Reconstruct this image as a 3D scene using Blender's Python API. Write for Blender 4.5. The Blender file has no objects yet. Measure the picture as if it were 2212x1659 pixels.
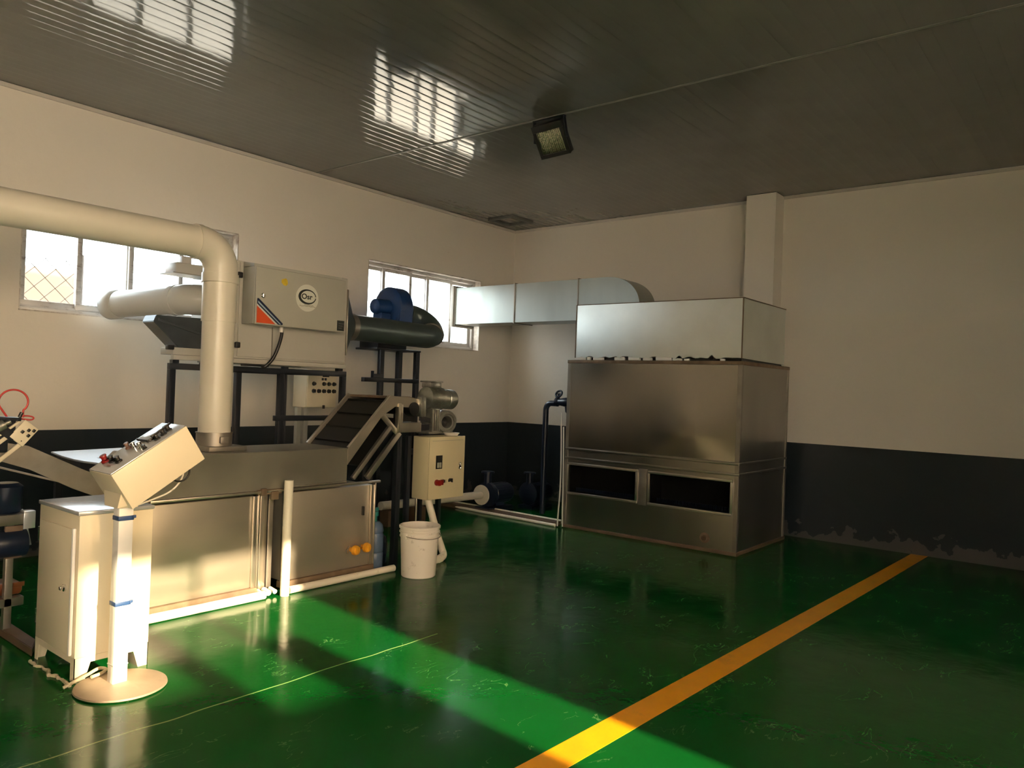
import bpy, bmesh, math, random
from mathutils import Vector, Matrix
random.seed(7)
R = math.radians
S = bpy.context.scene
COL = S.collection

# ------------------------------------------------------------------ camera
cam = bpy.data.cameras.new('camera'); cam_o = bpy.data.objects.new('camera', cam); COL.objects.link(cam_o)
cam.sensor_fit = 'HORIZONTAL'; cam.sensor_width = 36.0; cam.lens = 27.015; cam.clip_start = 0.05; cam.clip_end = 400
yaw, pitch, roll = R(38.951), R(0.326), R(2.092)
fw = Vector((math.cos(yaw)*math.cos(pitch), math.sin(yaw)*math.cos(pitch), math.sin(pitch)))
rt = Vector((math.sin(yaw), -math.cos(yaw), 0)); up = rt.cross(fw)
r2 = rt*math.cos(roll) + up*math.sin(roll); u2 = up*math.cos(roll) - rt*math.sin(roll)
M = Matrix((r2, u2, -fw)).transposed().to_4x4(); M.translation = (-8.4746, -6.8924, 1.5)
cam_o.matrix_world = M
S.camera = cam_o

# ------------------------------------------------------------------ sky, sun, exposure
SUN_TRAVEL = Vector((0.09, 1.0, -0.347)).normalized()
SKY_COOL, SKY_WARM, SKY_GLOW = (0.88, 0.94, 1.0), (1.0, 0.87, 0.74), (1.0, 0.62, 0.28)
SKY_S, WARM_S, GLOW_S = 10.0, 16.0, 16.0
w = bpy.data.worlds.new('evening_sky'); S.world = w; w.use_nodes = True
nt = w.node_tree; nt.nodes.clear()
tc = nt.nodes.new('ShaderNodeTexCoord')
dot = nt.nodes.new('ShaderNodeVectorMath'); dot.operation = 'DOT_PRODUCT'
nt.links.new(tc.outputs['Generated'], dot.inputs[0]); dot.inputs[1].default_value = -SUN_TRAVEL
def w_mix(f0, f1, c0, c1):
    mr = nt.nodes.new('ShaderNodeMapRange'); mr.inputs['From Min'].default_value = f0; mr.inputs['From Max'].default_value = f1
    mr.interpolation_type = 'SMOOTHSTEP'
    nt.links.new(dot.outputs['Value'], mr.inputs['Value'])
    mx = nt.nodes.new('ShaderNodeMix'); mx.data_type = 'RGBA'
    nt.links.new(mr.outputs['Result'], mx.inputs['Factor'])
    for k, c in (('A', c0), ('B', c1)):
        s = [x for x in mx.inputs if x.name == k and x.type == 'RGBA'][0]
        if isinstance(c, tuple): s.default_value = (*c, 1)
        else: nt.links.new(c, s)
    return [x for x in mx.outputs if x.type == 'RGBA'][0]
sc_ = lambda c, s: tuple(v*s for v in c)
a_ = w_mix(-0.5, 0.6, sc_(SKY_COOL, SKY_S), sc_(SKY_WARM, WARM_S))
b_ = w_mix(0.75, 1.0, a_, sc_(SKY_GLOW, GLOW_S))
bg = nt.nodes.new('ShaderNodeBackground'); out = nt.nodes.new('ShaderNodeOutputWorld')
nt.links.new(b_, bg.inputs['Color']); nt.links.new(bg.outputs[0], out.inputs[0])
sun = bpy.data.lights.new('sun', 'SUN'); sun.energy = 21.0; sun.color = (1.0, 0.76, 0.47); sun.angle = R(0.9)
sun_o = bpy.data.objects.new('sun', sun); COL.objects.link(sun_o)
sun_o.rotation_euler = SUN_TRAVEL.to_track_quat('-Z', 'Y').to_euler(); sun_o.location = (-7, -16, 6)
S.view_settings.view_transform = 'Standard'; S.view_settings.look = 'None'
S.view_settings.exposure = 0.25; S.view_settings.gamma = 1.0; S.view_settings.use_curve_mapping = False
S.cycles.use_denoising = True; S.cycles.max_bounces = 12; S.cycles.diffuse_bounces = 6; S.cycles.glossy_bounces = 5
S.cycles.transparent_max_bounces = 12; S.cycles.sample_clamp_indirect = 6.0; S.cycles.caustics_reflective = True

# ------------------------------------------------------------------ materials
def N(m, t): return m.node_tree.nodes.new(t)
MATS = {}
def mat(name, col, rough=0.5, metal=0.0, spec=0.5, var=0.0, var_scale=3.0, rvar=0.0, dirt=None, dirt_amt=0.0, dirt_scale=2.5, bump=0.0, bump_scale=40.0, stretch=(1, 1, 1), coat=0.0, detail=6):
    """Principled material with optional colour variation, roughness variation, dirt patches and fine bump."""
    m = bpy.data.materials.new(name); m.use_nodes = True; MATS[name] = m
    L = m.node_tree.links; p = m.node_tree.nodes['Principled BSDF']
    p.inputs['Base Color'].default_value = (*col, 1); p.inputs['Roughness'].default_value = rough
    p.inputs['Metallic'].default_value = metal; p.inputs['Specular IOR Level'].default_value = spec
    p.inputs['Coat Weight'].default_value = coat; p.inputs['Coat Roughness'].default_value = 0.08
    if var or rvar or dirt or bump:
        g = N(m, 'ShaderNodeNewGeometry'); mp = N(m, 'ShaderNodeMapping'); mp.inputs['Scale'].default_value = stretch
        L.new(g.outputs['Position'], mp.inputs['Vector'])
        n = N(m, 'ShaderNodeTexNoise'); n.inputs['Scale'].default_value = var_scale; n.inputs['Detail'].default_value = detail
        L.new(mp.outputs[0], n.inputs['Vector'])
    src = None
    if var:
        r = N(m, 'ShaderNodeMapRange'); r.inputs['From Min'].default_value = 0.3; r.inputs['From Max'].default_value = 0.7
        r.inputs['To Min'].default_value = 1-var; r.inputs['To Max'].default_value = 1+var*0.6
        L.new(n.outputs['Fac'], r.inputs['Value'])
        mx = N(m, 'ShaderNodeVectorMath'); mx.operation = 'SCALE'; mx.inputs[0].default_value = col
        L.new(r.outputs[0], mx.inputs['Scale']); src = mx.outputs[0]; L.new(src, p.inputs['Base Color'])
    if rvar:
        r = N(m, 'ShaderNodeMapRange'); r.inputs['From Min'].default_value = 0.3; r.inputs['From Max'].default_value = 0.7
        r.inputs['To Min'].default_value = max(0.02, rough-rvar); r.inputs['To Max'].default_value = rough+rvar
        L.new(n.outputs['Fac'], r.inputs['Value']); L.new(r.outputs[0], p.inputs['Roughness'])
    if dirt:
        n2 = N(m, 'ShaderNodeTexNoise'); n2.inputs['Scale'].default_value = dirt_scale; n2.inputs['Detail'].default_value = 8; n2.inputs['Roughness'].default_value = 0.7
        L.new(mp.outputs[0], n2.inputs['Vector'])
        r = N(m, 'ShaderNodeMapRange'); r.inputs['From Min'].default_value = 0.62-dirt_amt*0.3; r.inputs['From Max'].default_value = 0.72
        L.new(n2.outputs['Fac'], r.inputs['Value'])
        mx = N(m, 'ShaderNodeMix'); mx.data_type = 'RGBA'
        L.new(r.outputs[0], mx.inputs['Factor']); A = [x for x in mx.inputs if x.name == 'A' and x.type == 'RGBA'][0]; B = [x for x in mx.inputs if x.name == 'B' and x.type == 'RGBA'][0]
        if src: L.new(src, A)
        else: A.default_value = (*col, 1)
        B.default_value = (*dirt, 1); L.new([x for x in mx.outputs if x.type == 'RGBA'][0], p.inputs['Base Color'])
        if metal:
            inv = N(m, 'ShaderNodeMapRange'); inv.inputs['To Min'].default_value = metal; inv.inputs['To Max'].default_value = metal*0.4
            L.new(r.outputs[0], inv.inputs['Value']); L.new(inv.outputs[0], p.inputs['Metallic'])
    if bump:
        nb = N(m, 'ShaderNodeTexNoise'); nb.inputs['Scale'].default_value = bump_scale; nb.inputs['Detail'].default_value = 3
        L.new(mp.outputs[0], nb.inputs['Vector'])
        b = N(m, 'ShaderNodeBump'); b.inputs['Strength'].default_value = 1.0; b.inputs['Distance'].default_value = bump
        L.new(nb.outputs['Fac'], b.inputs['Height']); L.new(b.outputs[0], p.inputs['Normal'])
    return m

def math_node(m, op, a, b=None, c=None):
    n = N(m, 'ShaderNodeMath'); n.operation = op
    for i, v in enumerate((a, b, c)):
        if v is None: continue
        if isinstance(v, (int, float)): n.inputs[i].default_value = v
        else: m.node_tree.links.new(v, n.inputs[i])
    return n.outputs[0]
def mix_rgb(m, fac, a, b):
    mx = N(m, 'ShaderNodeMix'); mx.data_type = 'RGBA'; L = m.node_tree.links
    if isinstance(fac, (int, float)): mx.inputs['Factor'].default_value = fac
    else: L.new(fac, mx.inputs['Factor'])
    for k, c in (('A', a), ('B', b)):
        s = [x for x in mx.inputs if x.name == k and x.type == 'RGBA'][0]
        if isinstance(c, tuple): s.default_value = (*c, 1)
        else: L.new(c, s)
    return [x for x in mx.outputs if x.type == 'RGBA'][0]

def wall_material():
    """Off-white paint above a slate dado; scuffed, with salt marks along the foot of the dado."""
    m = mat('painted_wall', (0.74, 0.68, 0.60), 0.55, spec=0.35); L = m.node_tree.links; p = m.node_tree.nodes['Principled BSDF']
    g = N(m, 'ShaderNodeNewGeometry'); sx = N(m, 'ShaderNodeSeparateXYZ'); L.new(g.outputs['Position'], sx.inputs[0]); z = sx.outputs['Z']
    n = N(m, 'ShaderNodeTexNoise'); n.inputs['Scale'].default_value = 1.6; n.inputs['Detail'].default_value = 7; L.new(g.outputs['Position'], n.inputs['Vector'])
    paint = mix_rgb(m, n.outputs['Fac'], (0.76, 0.70, 0.61), (0.69, 0.64, 0.575))
    sp = N(m, 'ShaderNodeTexNoise'); sp.inputs['Scale'].default_value = 5.5; sp.inputs['Detail'].default_value = 5; L.new(g.outputs['Position'], sp.inputs['Vector'])
    spot = math_node(m, 'GREATER_THAN', sp.outputs['Fac'], 0.755)
    paint = mix_rgb(m, math_node(m, 'MULTIPLY', spot, 0.25), paint, (0.42, 0.36, 0.30))
    dado = mix_rgb(m, n.outputs['Fac'], (0.015, 0.023, 0.031), (0.024, 0.031, 0.037))
    n3 = N(m, 'ShaderNodeTexNoise'); n3.inputs['Scale'].default_value = 7; n3.inputs['Detail'].default_value = 6; L.new(g.outputs['Position'], n3.inputs['Vector'])
    lim = math_node(m, 'MULTIPLY', math_node(m, 'SUBTRACT', n3.outputs['Fac'], 0.36), 0.75)
    salt = math_node(m, 'LESS_THAN', z, lim)
    dado = mix_rgb(m, math_node(m, 'MULTIPLY', salt, 0.28), dado, (0.24, 0.21, 0.18))
    band = math_node(m, 'LESS_THAN', z, 1.022)
    L.new(mix_rgb(m, band, paint, dado), p.inputs['Base Color'])
    rr = math_node(m, 'MULTIPLY_ADD', band, -0.22, 0.52); L.new(rr, p.inputs['Roughness'])
    nb = N(m, 'ShaderNodeTexNoise'); nb.inputs['Scale'].default_value = 9; nb.inputs['Detail'].default_value = 3; L.new(g.outputs['Position'], nb.inputs['Vector'])
    b = N(m, 'ShaderNodeBump'); b.inputs['Distance'].default_value = 0.004; L.new(nb.outputs['Fac'], b.inputs['Height']); L.new(b.outputs[0], p.inputs['Normal'])
    return m
def floor_material():
    """Glossy green epoxy with scuffs and a sealed joint running along the room."""
    m = mat('green_epoxy', (0.008, 0.30, 0.04), 0.2, spec=0.11); L = m.node_tree.links; p = m.node_tree.nodes['Principled BSDF']
    g = N(m, 'ShaderNodeNewGeometry'); sx = N(m, 'ShaderNodeSeparateXYZ'); L.new(g.outputs['Position'], sx.inputs[0])
    n = N(m, 'ShaderNodeTexNoise'); n.inputs['Scale'].default_value = 1.3; n.inputs['Detail'].default_value = 7; n.inputs['Roughness'].default_value = 0.6; L.new(g.outputs['Position'], n.inputs['Vector'])
    base = mix_rgb(m, n.outputs['Fac'], (0.0008, 0.060, 0.008), (0.0022, 0.090, 0.013))
    # scuffs: thin ridges of a stretched noise, only in worn areas
    mp = N(m, 'ShaderNodeMapping'); mp.inputs['Scale'].default_value = (1.0, 2.6, 1.0); mp.inputs['Rotation'].default_value = (0, 0, R(28)); L.new(g.outputs['Position'], mp.inputs['Vector'])
    s = N(m, 'ShaderNodeTexNoise'); s.inputs['Scale'].default_value = 3.2; s.inputs['Detail'].default_value = 5; s.inputs['Distortion'].default_value = 1.2; L.new(mp.outputs[0], s.inputs['Vector'])
    ridge = math_node(m, 'LESS_THAN', math_node(m, 'ABSOLUTE', math_node(m, 'SUBTRACT', s.outputs['Fac'], 0.5)), 0.0045)
    worn = N(m, 'ShaderNodeTexNoise'); worn.inputs['Scale'].default_value = 3.7; worn.inputs['Detail'].default_value = 3; L.new(g.outputs['Position'], worn.inputs['Vector'])
    mask = math_node(m, 'MULTIPLY', ridge, math_node(m, 'GREATER_THAN', worn.outputs['Fac'], 0.56))
    base = mix_rgb(m, math_node(m, 'MULTIPLY', mask, 0.3), base, (0.22, 0.42, 0.16))
    # sealed joint at y = -3.65 for x in [-13, -5.1]
    wob = N(m, 'ShaderNodeTexNoise'); wob.noise_dimensions = '1D'; wob.inputs['Scale'].default_value = 1.1
    L.new(sx.outputs['X'], wob.inputs['W'])
    yy = math_node(m, 'ADD', sx.outputs['Y'], math_node(m, 'MULTIPLY_ADD', wob.outputs['Fac'], 0.12, 3.60))
    joint = math_node(m, 'MULTIPLY', math_node(m, 'LESS_THAN', math_node(m, 'ABSOLUTE', yy), 0.0045), math_node(m, 'LESS_THAN', sx.outputs['X'], -5.1))
    base = mix_rgb(m, math_node(m, 'MULTIPLY', joint, 0.9), base, (0.30, 0.45, 0.16))
    L.new(base, p.inputs['Base Color'])
    rr = N(m, 'ShaderNodeMapRange'); rr.inputs['From Min'].default_value = 0.3; rr.inputs['From Max'].default_value = 0.7; rr.inputs['To Min'].default_value = 0.10; rr.inputs['To Max'].default_value = 0.20
    L.new(worn.outputs['Fac'], rr.inputs['Value']); L.new(rr.outputs[0], p.inputs['Roughness'])
    nb = N(m, 'ShaderNodeTexNoise'); nb.inputs['Scale'].default_value = 5; nb.inputs['Detail'].default_value = 4; L.new(g.outputs['Position'], nb.inputs['Vector'])
    b = N(m, 'ShaderNodeBump'); b.inputs['Distance'].default_value = 0.0022; L.new(nb.outputs['Fac'], b.inputs['Height']); L.new(b.outputs[0], p.inputs['Normal'])
    return m
def pane_material(name, tint, gloss=0.05, haze=0.0):
    m = bpy.data.materials.new(name); m.use_nodes = True; t = m.node_tree; t.nodes.clear()
    tr = t.nodes.new('ShaderNodeBsdfTransparent'); tr.inputs[0].default_value = (*tint, 1)
    gl = t.nodes.new('ShaderNodeBsdfGlossy'); gl.inputs['Roughness'].default_value = 0.02
    lw = t.nodes.new('ShaderNodeLayerWeight'); lw.inputs['Blend'].default_value = 0.5   # Schlick, the same from both sides
    pw = t.nodes.new('ShaderNodeMath'); pw.operation = 'POWER'; pw.inputs[1].default_value = 5; t.links.new(lw.outputs['Facing'], pw.inputs[0])
    fr = t.nodes.new('ShaderNodeMath'); fr.operation = 'MULTIPLY_ADD'; fr.inputs[1].default_value = 0.95; fr.inputs[2].default_value = 0.04; t.links.new(pw.outputs[0], fr.inputs[0])
    mx = t.nodes.new('ShaderNodeMixShader'); o = t.nodes.new('ShaderNodeOutputMaterial')
    t.links.new(fr.outputs[0], mx.inputs[0]); t.links.new(tr.outputs[0], mx.inputs[1]); t.links.new(gl.outputs[0], mx.inputs[2])
    last = mx
    if haze:
        tl = t.nodes.new('ShaderNodeBsdfTranslucent'); tl.inputs[0].default_value = (0.78, 0.79, 0.80, 1)
        m2 = t.nodes.new('ShaderNodeMixShader'); m2.inputs[0].default_value = haze
        t.links.new(mx.outputs[0], m2.inputs[1]); t.links.new(tl.outputs[0], m2.inputs[2]); last = m2
    t.links.new(last.outputs[0], o.inputs[0]); return m

WALL = wall_material(); FLOOR = floor_material()
CEIL = mat('pvc_ceiling', (0.15, 0.152, 0.138), 0.07, spec=0.48, var=0.05, bump=0.0009, bump_scale=5.0)
TRIM = mat('cornice_paint', (0.55, 0.50, 0.45), 0.5)
GLASS = pane_material('window_glass', (0.93, 0.96, 0.95)); FROST = pane_material('frosted_glass', (0.9, 0.9, 0.88), haze=0.92); HAZE = pane_material('dusty_glass', (0.28, 0.26, 0.23), haze=0.1)
ALU = mat('window_aluminium', (0.52, 0.50, 0.48), 0.45, 0.3, dirt=(0.16, 0.11, 0.08), dirt_amt=0.25, dirt_scale=6, stretch=(1, 1, 3))
REVEAL = mat('stained_reveal', (0.70, 0.65, 0.58), 0.6, dirt=(0.12, 0.065, 0.04), dirt_amt=0.75, dirt_scale=4.5, stretch=(1, 1, 1))
DUCT = mat('duct_sheet', (0.40, 0.43, 0.41), 0.42, 0.95, var=0.12, var_scale=2.5, rvar=0.06, bump=0.003, bump_scale=1.7, stretch=(1, 1.6, 0.4))
GALV = mat('galvanised_sheet', (0.78, 0.82, 0.80), 0.33, 1.0, var=0.10, var_scale=2.2, rvar=0.05, bump=0.0014, bump_scale=1.3)
GALV_DARK = mat('aged_steel_sheet', (0.38, 0.36, 0.32), 0.30, 1.0, var=0.20, var_scale=1.6, rvar=0.04, stretch=(1, 1, 0.35), detail=1.5)
FRONT_SHEET = mat('smooth_steel_sheet', (0.38, 0.36, 0.32), 0.22, 1.0, var=0.16, var_scale=1.6, rvar=0.03, stretch=(1, 1, 0.35), detail=1.5)
STEEL = mat('stainless_sheet', (0.52, 0.47, 0.39), 0.36, 0.75, var=0.10, var_scale=4, rvar=0.08, bump=0.0012, bump_scale=3.0, stretch=(0.4, 0.4, 1))
COVER = mat('darker_cover_sheet', (0.36, 0.34, 0.29), 0.40, 0.75, var=0.10, var_scale=3, rvar=0.06, bump=0.0012, bump_scale=3.0)  # darker copy of the tank steel, toned for the cover alone
STEEL_EDGE = mat('stainless_edge', (0.60, 0.55, 0.48), 0.28, 0.9, var=0.1)
BRUSHED = mat('dull_steel', (0.34, 0.31, 0.27), 0.42, 0.8, var=0.2, var_scale=6)
RUST = mat('rusty_steel', (0.20, 0.14, 0.09), 0.7, 0.3, var=0.35, var_scale=9, dirt=(0.10, 0.06, 0.04), dirt_amt=0.4)
CASTING = mat('cast_alloy', (0.42, 0.42, 0.38), 0.34, 0.85, var=0.3, var_scale=14, bump=0.002, bump_scale=60)
BLACK_STEEL = mat('black_painted_steel', (0.012, 0.015, 0.022), 0.4, spec=0.4)
BLACK = mat('black_plastic', (0.012, 0.012, 0.013), 0.4)
INTERIOR = mat('interior_shade_black', (0.006, 0.006, 0.006), 0.9, spec=0.1)  # black standing in for the shade inside the intakes
RUBBER = mat('belt_rubber', (0.013, 0.013, 0.012), 0.55, var=0.25, var_scale=5)
PVC = mat('cream_pvc', (0.68, 0.63, 0.53), 0.28, spec=0.5, var=0.05, var_scale=2, dirt=(0.55, 0.46, 0.34), dirt_amt=0.05)
PVC_GREY = mat('grey_pvc', (0.62, 0.62, 0.60), 0.26, spec=0.5, var=0.04)
WHITE_PIPE = mat('white_pipe', (0.84, 0.78, 0.67), 0.35, var=0.08, dirt=(0.4, 0.33, 0.24), dirt_amt=0.1, dirt_scale=8)
CREAM = mat('cream_enamel', (0.74, 0.66, 0.50), 0.34, spec=0.5, var=0.03, bump=0.0004, bump_scale=6)
CREAM_BOX = mat('yellowed_enamel', (0.66, 0.58, 0.38), 0.4, var=0.04)
GREY_BOX = mat('grey_enamel', (0.46, 0.45, 0.39), 0.42, var=0.06, var_scale=2)
PALE_BOX = mat('pale_grey_enamel', (0.52, 0.50, 0.45), 0.42, var=0.05)
GREEN_GREY = mat('blue_grey_sheet', (0.09, 0.12, 0.12), 0.38, 0.5, var=0.2)
HOPPER = mat('dark_hopper_sheet', (0.13, 0.15, 0.17), 0.38, 0.6, var=0.25, rvar=0.08)
BLUE = mat('blue_enamel', (0.010, 0.045, 0.16), 0.42, var=0.15, var_scale=6)
DARK_BLUE = mat('dark_blue_enamel', (0.008, 0.014, 0.032), 0.28)
BLUE_TIE = mat('blue_tape', (0.02, 0.06, 0.18), 0.5)
WHITE = mat('white_plastic', (0.80, 0.75, 0.70), 0.38, var=0.05, dirt=(0.35, 0.30, 0.26), dirt_amt=0.08, dirt_scale=9)
WHITE_PAINT = mat('white_paint', (0.80, 0.79, 0.78), 0.35)
DISC = mat('dusty_cast_base', (0.36, 0.27, 0.20), 0.55, 0.2, var=0.2, var_scale=5, dirt=(0.22, 0.16, 0.12), dirt_amt=0.3)
RED = mat('red_plastic', (0.22, 0.008, 0.008), 0.35)
RED_HOSE = mat('red_hose', (0.55, 0.05, 0.04), 0.35)
ORANGE_RED = mat('orange_red_film', (0.75, 0.10, 0.03), 0.4)
NAVY = mat('navy_film', (0.012, 0.022, 0.07), 0.4)
LIGHT_BLUE = mat('pale_blue_film', (0.42, 0.55, 0.62), 0.4)
YELLOW = mat('yellow_plastic', (0.80, 0.36, 0.02), 0.4, var=0.15, var_scale=20)
STICKER_Y = mat('yellow_film', (0.70, 0.50, 0.04), 0.5, var=0.25, var_scale=30)
STICKER = mat('white_film', (0.72, 0.72, 0.64), 0.45)
INK = mat('black_ink', (0.015, 0.02, 0.017), 0.5); INK_SOFT = mat('faded_ink', (0.40, 0.38, 0.30), 0.5)
LINE = mat('yellow_line_paint', (0.86, 0.37, 0.004), 0.32, var=0.10, var_scale=5, dirt=(0.6, 0.28, 0.02), dirt_amt=0.08)
CLEAR = pane_material('meter_window', (0.5, 0.5, 0.45))
CHROME = mat('chrome', (0.75, 0.73, 0.70), 0.12, 1.0)
BASIN = mat('basin_sheet', (0.80, 0.86, 0.95), 0.40, 0.85)
COPPER = mat('orange_tray_plastic', (0.17, 0.055, 0.022), 0.3)
SHEET = mat('satin_white_sheet', (0.60, 0.63, 0.68), 0.22, 0.5)
TEAL = mat('teal_plastic', (0.02, 0.22, 0.22), 0.35)
JUG = mat('blue_jug_plastic', (0.10, 0.15, 0.24), 0.25, var=0.3, var_scale=6)
BROWN = mat('brown_stained_board', (0.14, 0.09, 0.055), 0.6, var=0.3, var_scale=4)
MORTAR = mat('mortar_bead', (0.55, 0.47, 0.33), 0.8, var=0.3, var_scale=20, bump=0.006, bump_scale=60)
FENCE = mat('fence_wire', (0.05, 0.04, 0.035), 0.6)
PINK = mat('pink_render', (0.19, 0.142, 0.12), 0.8, var=0.08)
GROUND = mat('yard_concrete', (0.40, 0.37, 0.33), 0.9, var=0.1)
LAMP_REFL = mat('lamp_reflector', (0.80, 0.80, 0.72), 0.12, 1.0, bump=0.01, bump_scale=55)

# ------------------------------------------------------------------ mesh builder
class MB:
    def __init__(s): s.bm = bmesh.new()
    def box(s, x0, x1, y0, y1, z0, z1, bev=0.0, mtx=None):
        t = bmesh.new(); bmesh.ops.create_cube(t, size=1)
        for v in t.verts: v.co = Vector(((x0+x1)/2+v.co.x*(x1-x0), (y0+y1)/2+v.co.y*(y1-y0), (z0+z1)/2+v.co.z*(z1-z0)))
        if bev: bmesh.ops.bevel(t, geom=t.edges[:], offset=bev, segments=2, affect='EDGES', profile=0.5)
        s._add(t, mtx); return s
    def _add(s, t, mtx=None):
        if mtx is not None: bmesh.ops.transform(t, matrix=mtx, verts=t.verts)
        me = bpy.data.meshes.new('t'); t.to_mesh(me); t.free(); s.bm.from_mesh(me); bpy.data.meshes.remove(me)
    def beam(s, a, b, wd, ht, up=(0, 0, 1), bev=0.0):
        """Square bar from a to b; wd across, ht along 'up'."""
        a, b = Vector(a), Vector(b); d = b-a; l = d.length; d.normalize(); u = Vector(up)
        x = d.cross(u)
        if x.length < 1e-4: x = d.cross(Vector((1, 0, 0)))
        x.normalize(); u = x.cross(d)
        m = Matrix((d, x, u)).transposed().to_4x4(); m.translation = (a+b)/2
        return s.box(-l/2, l/2, -wd/2, wd/2, -ht/2, ht/2, bev, m)
    def tube(s, pts, r, seg=20, cap=True, closed=False, radii=None):
        pts = [Vector(p) for p in pts]; n = len(pts); rings = []; t = bmesh.new(); prev = None
        for i, p in enumerate(pts):
            d = (pts[(i+1) % n]-pts[i-1]) if closed else (pts[min(i+1, n-1)]-pts[max(i-1, 0)])
            d.normalize()
            if prev is None:
                a = d.orthogonal().normalized()
            else:
                a = prev - d*prev.dot(d); a = a.normalized() if a.length > 1e-6 else d.orthogonal().normalized()
            prev = a; b = d.cross(a); rr = radii[i] if radii else r
            rings.append([t.verts.new(p+(a*math.cos(2*math.pi*k/seg)+b*math.sin(2*math.pi*k/seg))*rr) for k in range(seg)])
        rng = range(n) if closed else range(n-1)
        for i in rng:
            A, B = rings[i], rings[(i+1) % n]
            for k in range(seg): t.faces.new((A[k], A[(k+1) % seg], B[(k+1) % seg], B[k]))
        if cap and not closed: t.faces.new(rings[0][::-1]); t.faces.new(rings[-1])
        bmesh.ops.recalc_face_normals(t, faces=t.faces[:]); s._add(t); return s
    def cyl(s, a, b, r, seg=28, r2=None):
        return s.tube([a, b], r, seg, radii=[r, r if r2 is None else r2])
    def lathe(s, prof, origin=(0, 0, 0), axis=(0, 0, 1), seg=40, closed=False):
        """prof: (radius, height) pairs turned about the axis."""
        t = bmesh.new(); d = Vector(axis).normalized(); a = d.orthogonal().normalized(); b = d.cross(a); o = Vector(origin); rings = []
        for r, h in prof:
            if r < 1e-5: rings.append([t.verts.new(o+d*h)])
            else: rings.append([t.verts.new(o+d*h+(a*math.cos(2*math.pi*k/seg)+b*math.sin(2*math.pi*k/seg))*r) for k in range(seg)])
        seq = list(zip(rings, rings[1:])) + ([(rings[-1], rings[0])] if closed else [])
        for A, B in seq:
            for k in range(seg):
                k2 = (k+1) % seg
                if len(A) == 1 and len(B) == 1: continue
                if len(A) == 1: t.faces.new((A[0], B[k2], B[k]))
                elif len(B) == 1: t.faces.new((A[k], A[k2], B[0]))
                else: t.faces.new((A[k], A[k2], B[k2], B[k]))
        bmesh.ops.recalc_face_normals(t, faces=t.faces[:]); s._add(t); return s
    def prism(s, poly, axis, a, b, bev=0.0):
        """poly in the plane normal to axis ('x': (y,z), 'y': (x,z), 'z': (x,y)), extruded from a to b."""
        t = bmesh.new(); f = {'x': lambda p, c: (c, p[0], p[1]), 'y': lambda p, c: (p[0], c, p[1]), 'z': lambda p, c: (p[0], p[1], c)}[axis]
        A = [t.verts.new(f(p, a)) for p in poly]; B = [t.verts.new(f(p, b)) for p in poly]; n = len(poly)
        t.faces.new(A); t.faces.new(B[::-1])
        for i in range(n): t.faces.new((A[i], B[i], B[(i+1) % n], A[(i+1) % n]))
        bmesh.ops.recalc_face_normals(t, faces=t.faces[:])
        if bev: bmesh.ops.bevel(t, geom=t.edges[:], offset=bev, segments=2, affect='EDGES')
        s._add(t); return s
    def frustum(s, A, B):
        """Loft between two closed rings of equal length, capped."""
        t = bmesh.new(); a = [t.verts.new(p) for p in A]; b = [t.verts.new(p) for p in B]; n = len(a)
        for i in range(n): t.faces.new((a[i], a[(i+1) % n], b[(i+1) % n], b[i]))
        t.faces.new(a[::-1]); t.faces.new(b); bmesh.ops.recalc_face_normals(t, faces=t.faces[:]); s._add(t); return s
    def ball(s, c, r, sc=(1, 1, 1), u=20, v=12):
        t = bmesh.new(); bmesh.ops.create_uvsphere(t, u_segments=u, v_segments=v, radius=r)
        m = Matrix.Diagonal((*sc, 1)); m.translation = Vector(c); s._add(t, m); return s
def base_of(o):
    while o is not None and o.parent is not None: o = o.parent
    return Vector(o.location) if o is not None else Vector((0, 0, 0))
def link(name, mb, m, parent=None, smooth=True, label=None, angle=38):
    me = bpy.data.meshes.new(name)
    off = base_of(parent)
    if off.length: bmesh.ops.translate(mb.bm, vec=-off, verts=mb.bm.verts)
    mb.bm.to_mesh(me); mb.bm.free()
    if smooth:
        me.shade_smooth(); me.set_sharp_from_angle(angle=R(angle))
    me.materials.append(m)
    o = bpy.data.objects.new(name, me); COL.objects.link(o)
    if parent is not None: o.parent = parent
    if label: o['label'] = label
    return o
def thing(name, label, cat, loc, group=None):
    o = bpy.data.objects.new(name, None); o.empty_display_size = 0.1; COL.objects.link(o); o.location = loc
    o['label'] = label; o['category'] = cat
    if group: o['group'] = group
    return o
def tag(o, label, cat, group=None):
    """A thing that is one mesh: its origin moves to the foot of its geometry."""
    me = o.data; c = [v.co for v in me.vertices]
    b = Vector((sum(v.x for v in c)/len(c), sum(v.y for v in c)/len(c), min(v.z for v in c)))
    me.transform(Matrix.Translation(-b)); o.location = b
    o['label'] = label; o['category'] = cat
    if group: o['group'] = group
    return o
def struct(name, mb, m, parent=None, smooth=False):
    o = link(name, mb, m, parent, smooth)
    if parent is None: o['kind'] = 'structure'
    return o
def arc(c, r, a0, a1, n, u, v):
    """Points on an arc in the plane of unit vectors u, v."""
    c, u, v = Vector(c), Vector(u), Vector(v)
    return [c + u*(r*math.cos(R(a0+(a1-a0)*i/n))) + v*(r*math.sin(R(a0+(a1-a0)*i/n))) for i in range(n+1)]
def spline(pts, n=8):
    """Catmull-Rom through pts."""
    P = [Vector(p) for p in pts]; P = [P[0]*2-P[1]] + P + [P[-1]*2-P[-2]]; o = []
    for i in range(1, len(P)-2):
        for k in range(n):
            t = k/n; a, b, c, d = P[i-1], P[i], P[i+1], P[i+2]
            o.append(0.5*((2*b)+(c-a)*t+(2*a-5*b+4*c-d)*t*t+(3*b-a-3*c+d)*t**3))
    o.append(P[-2]); return o

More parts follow.
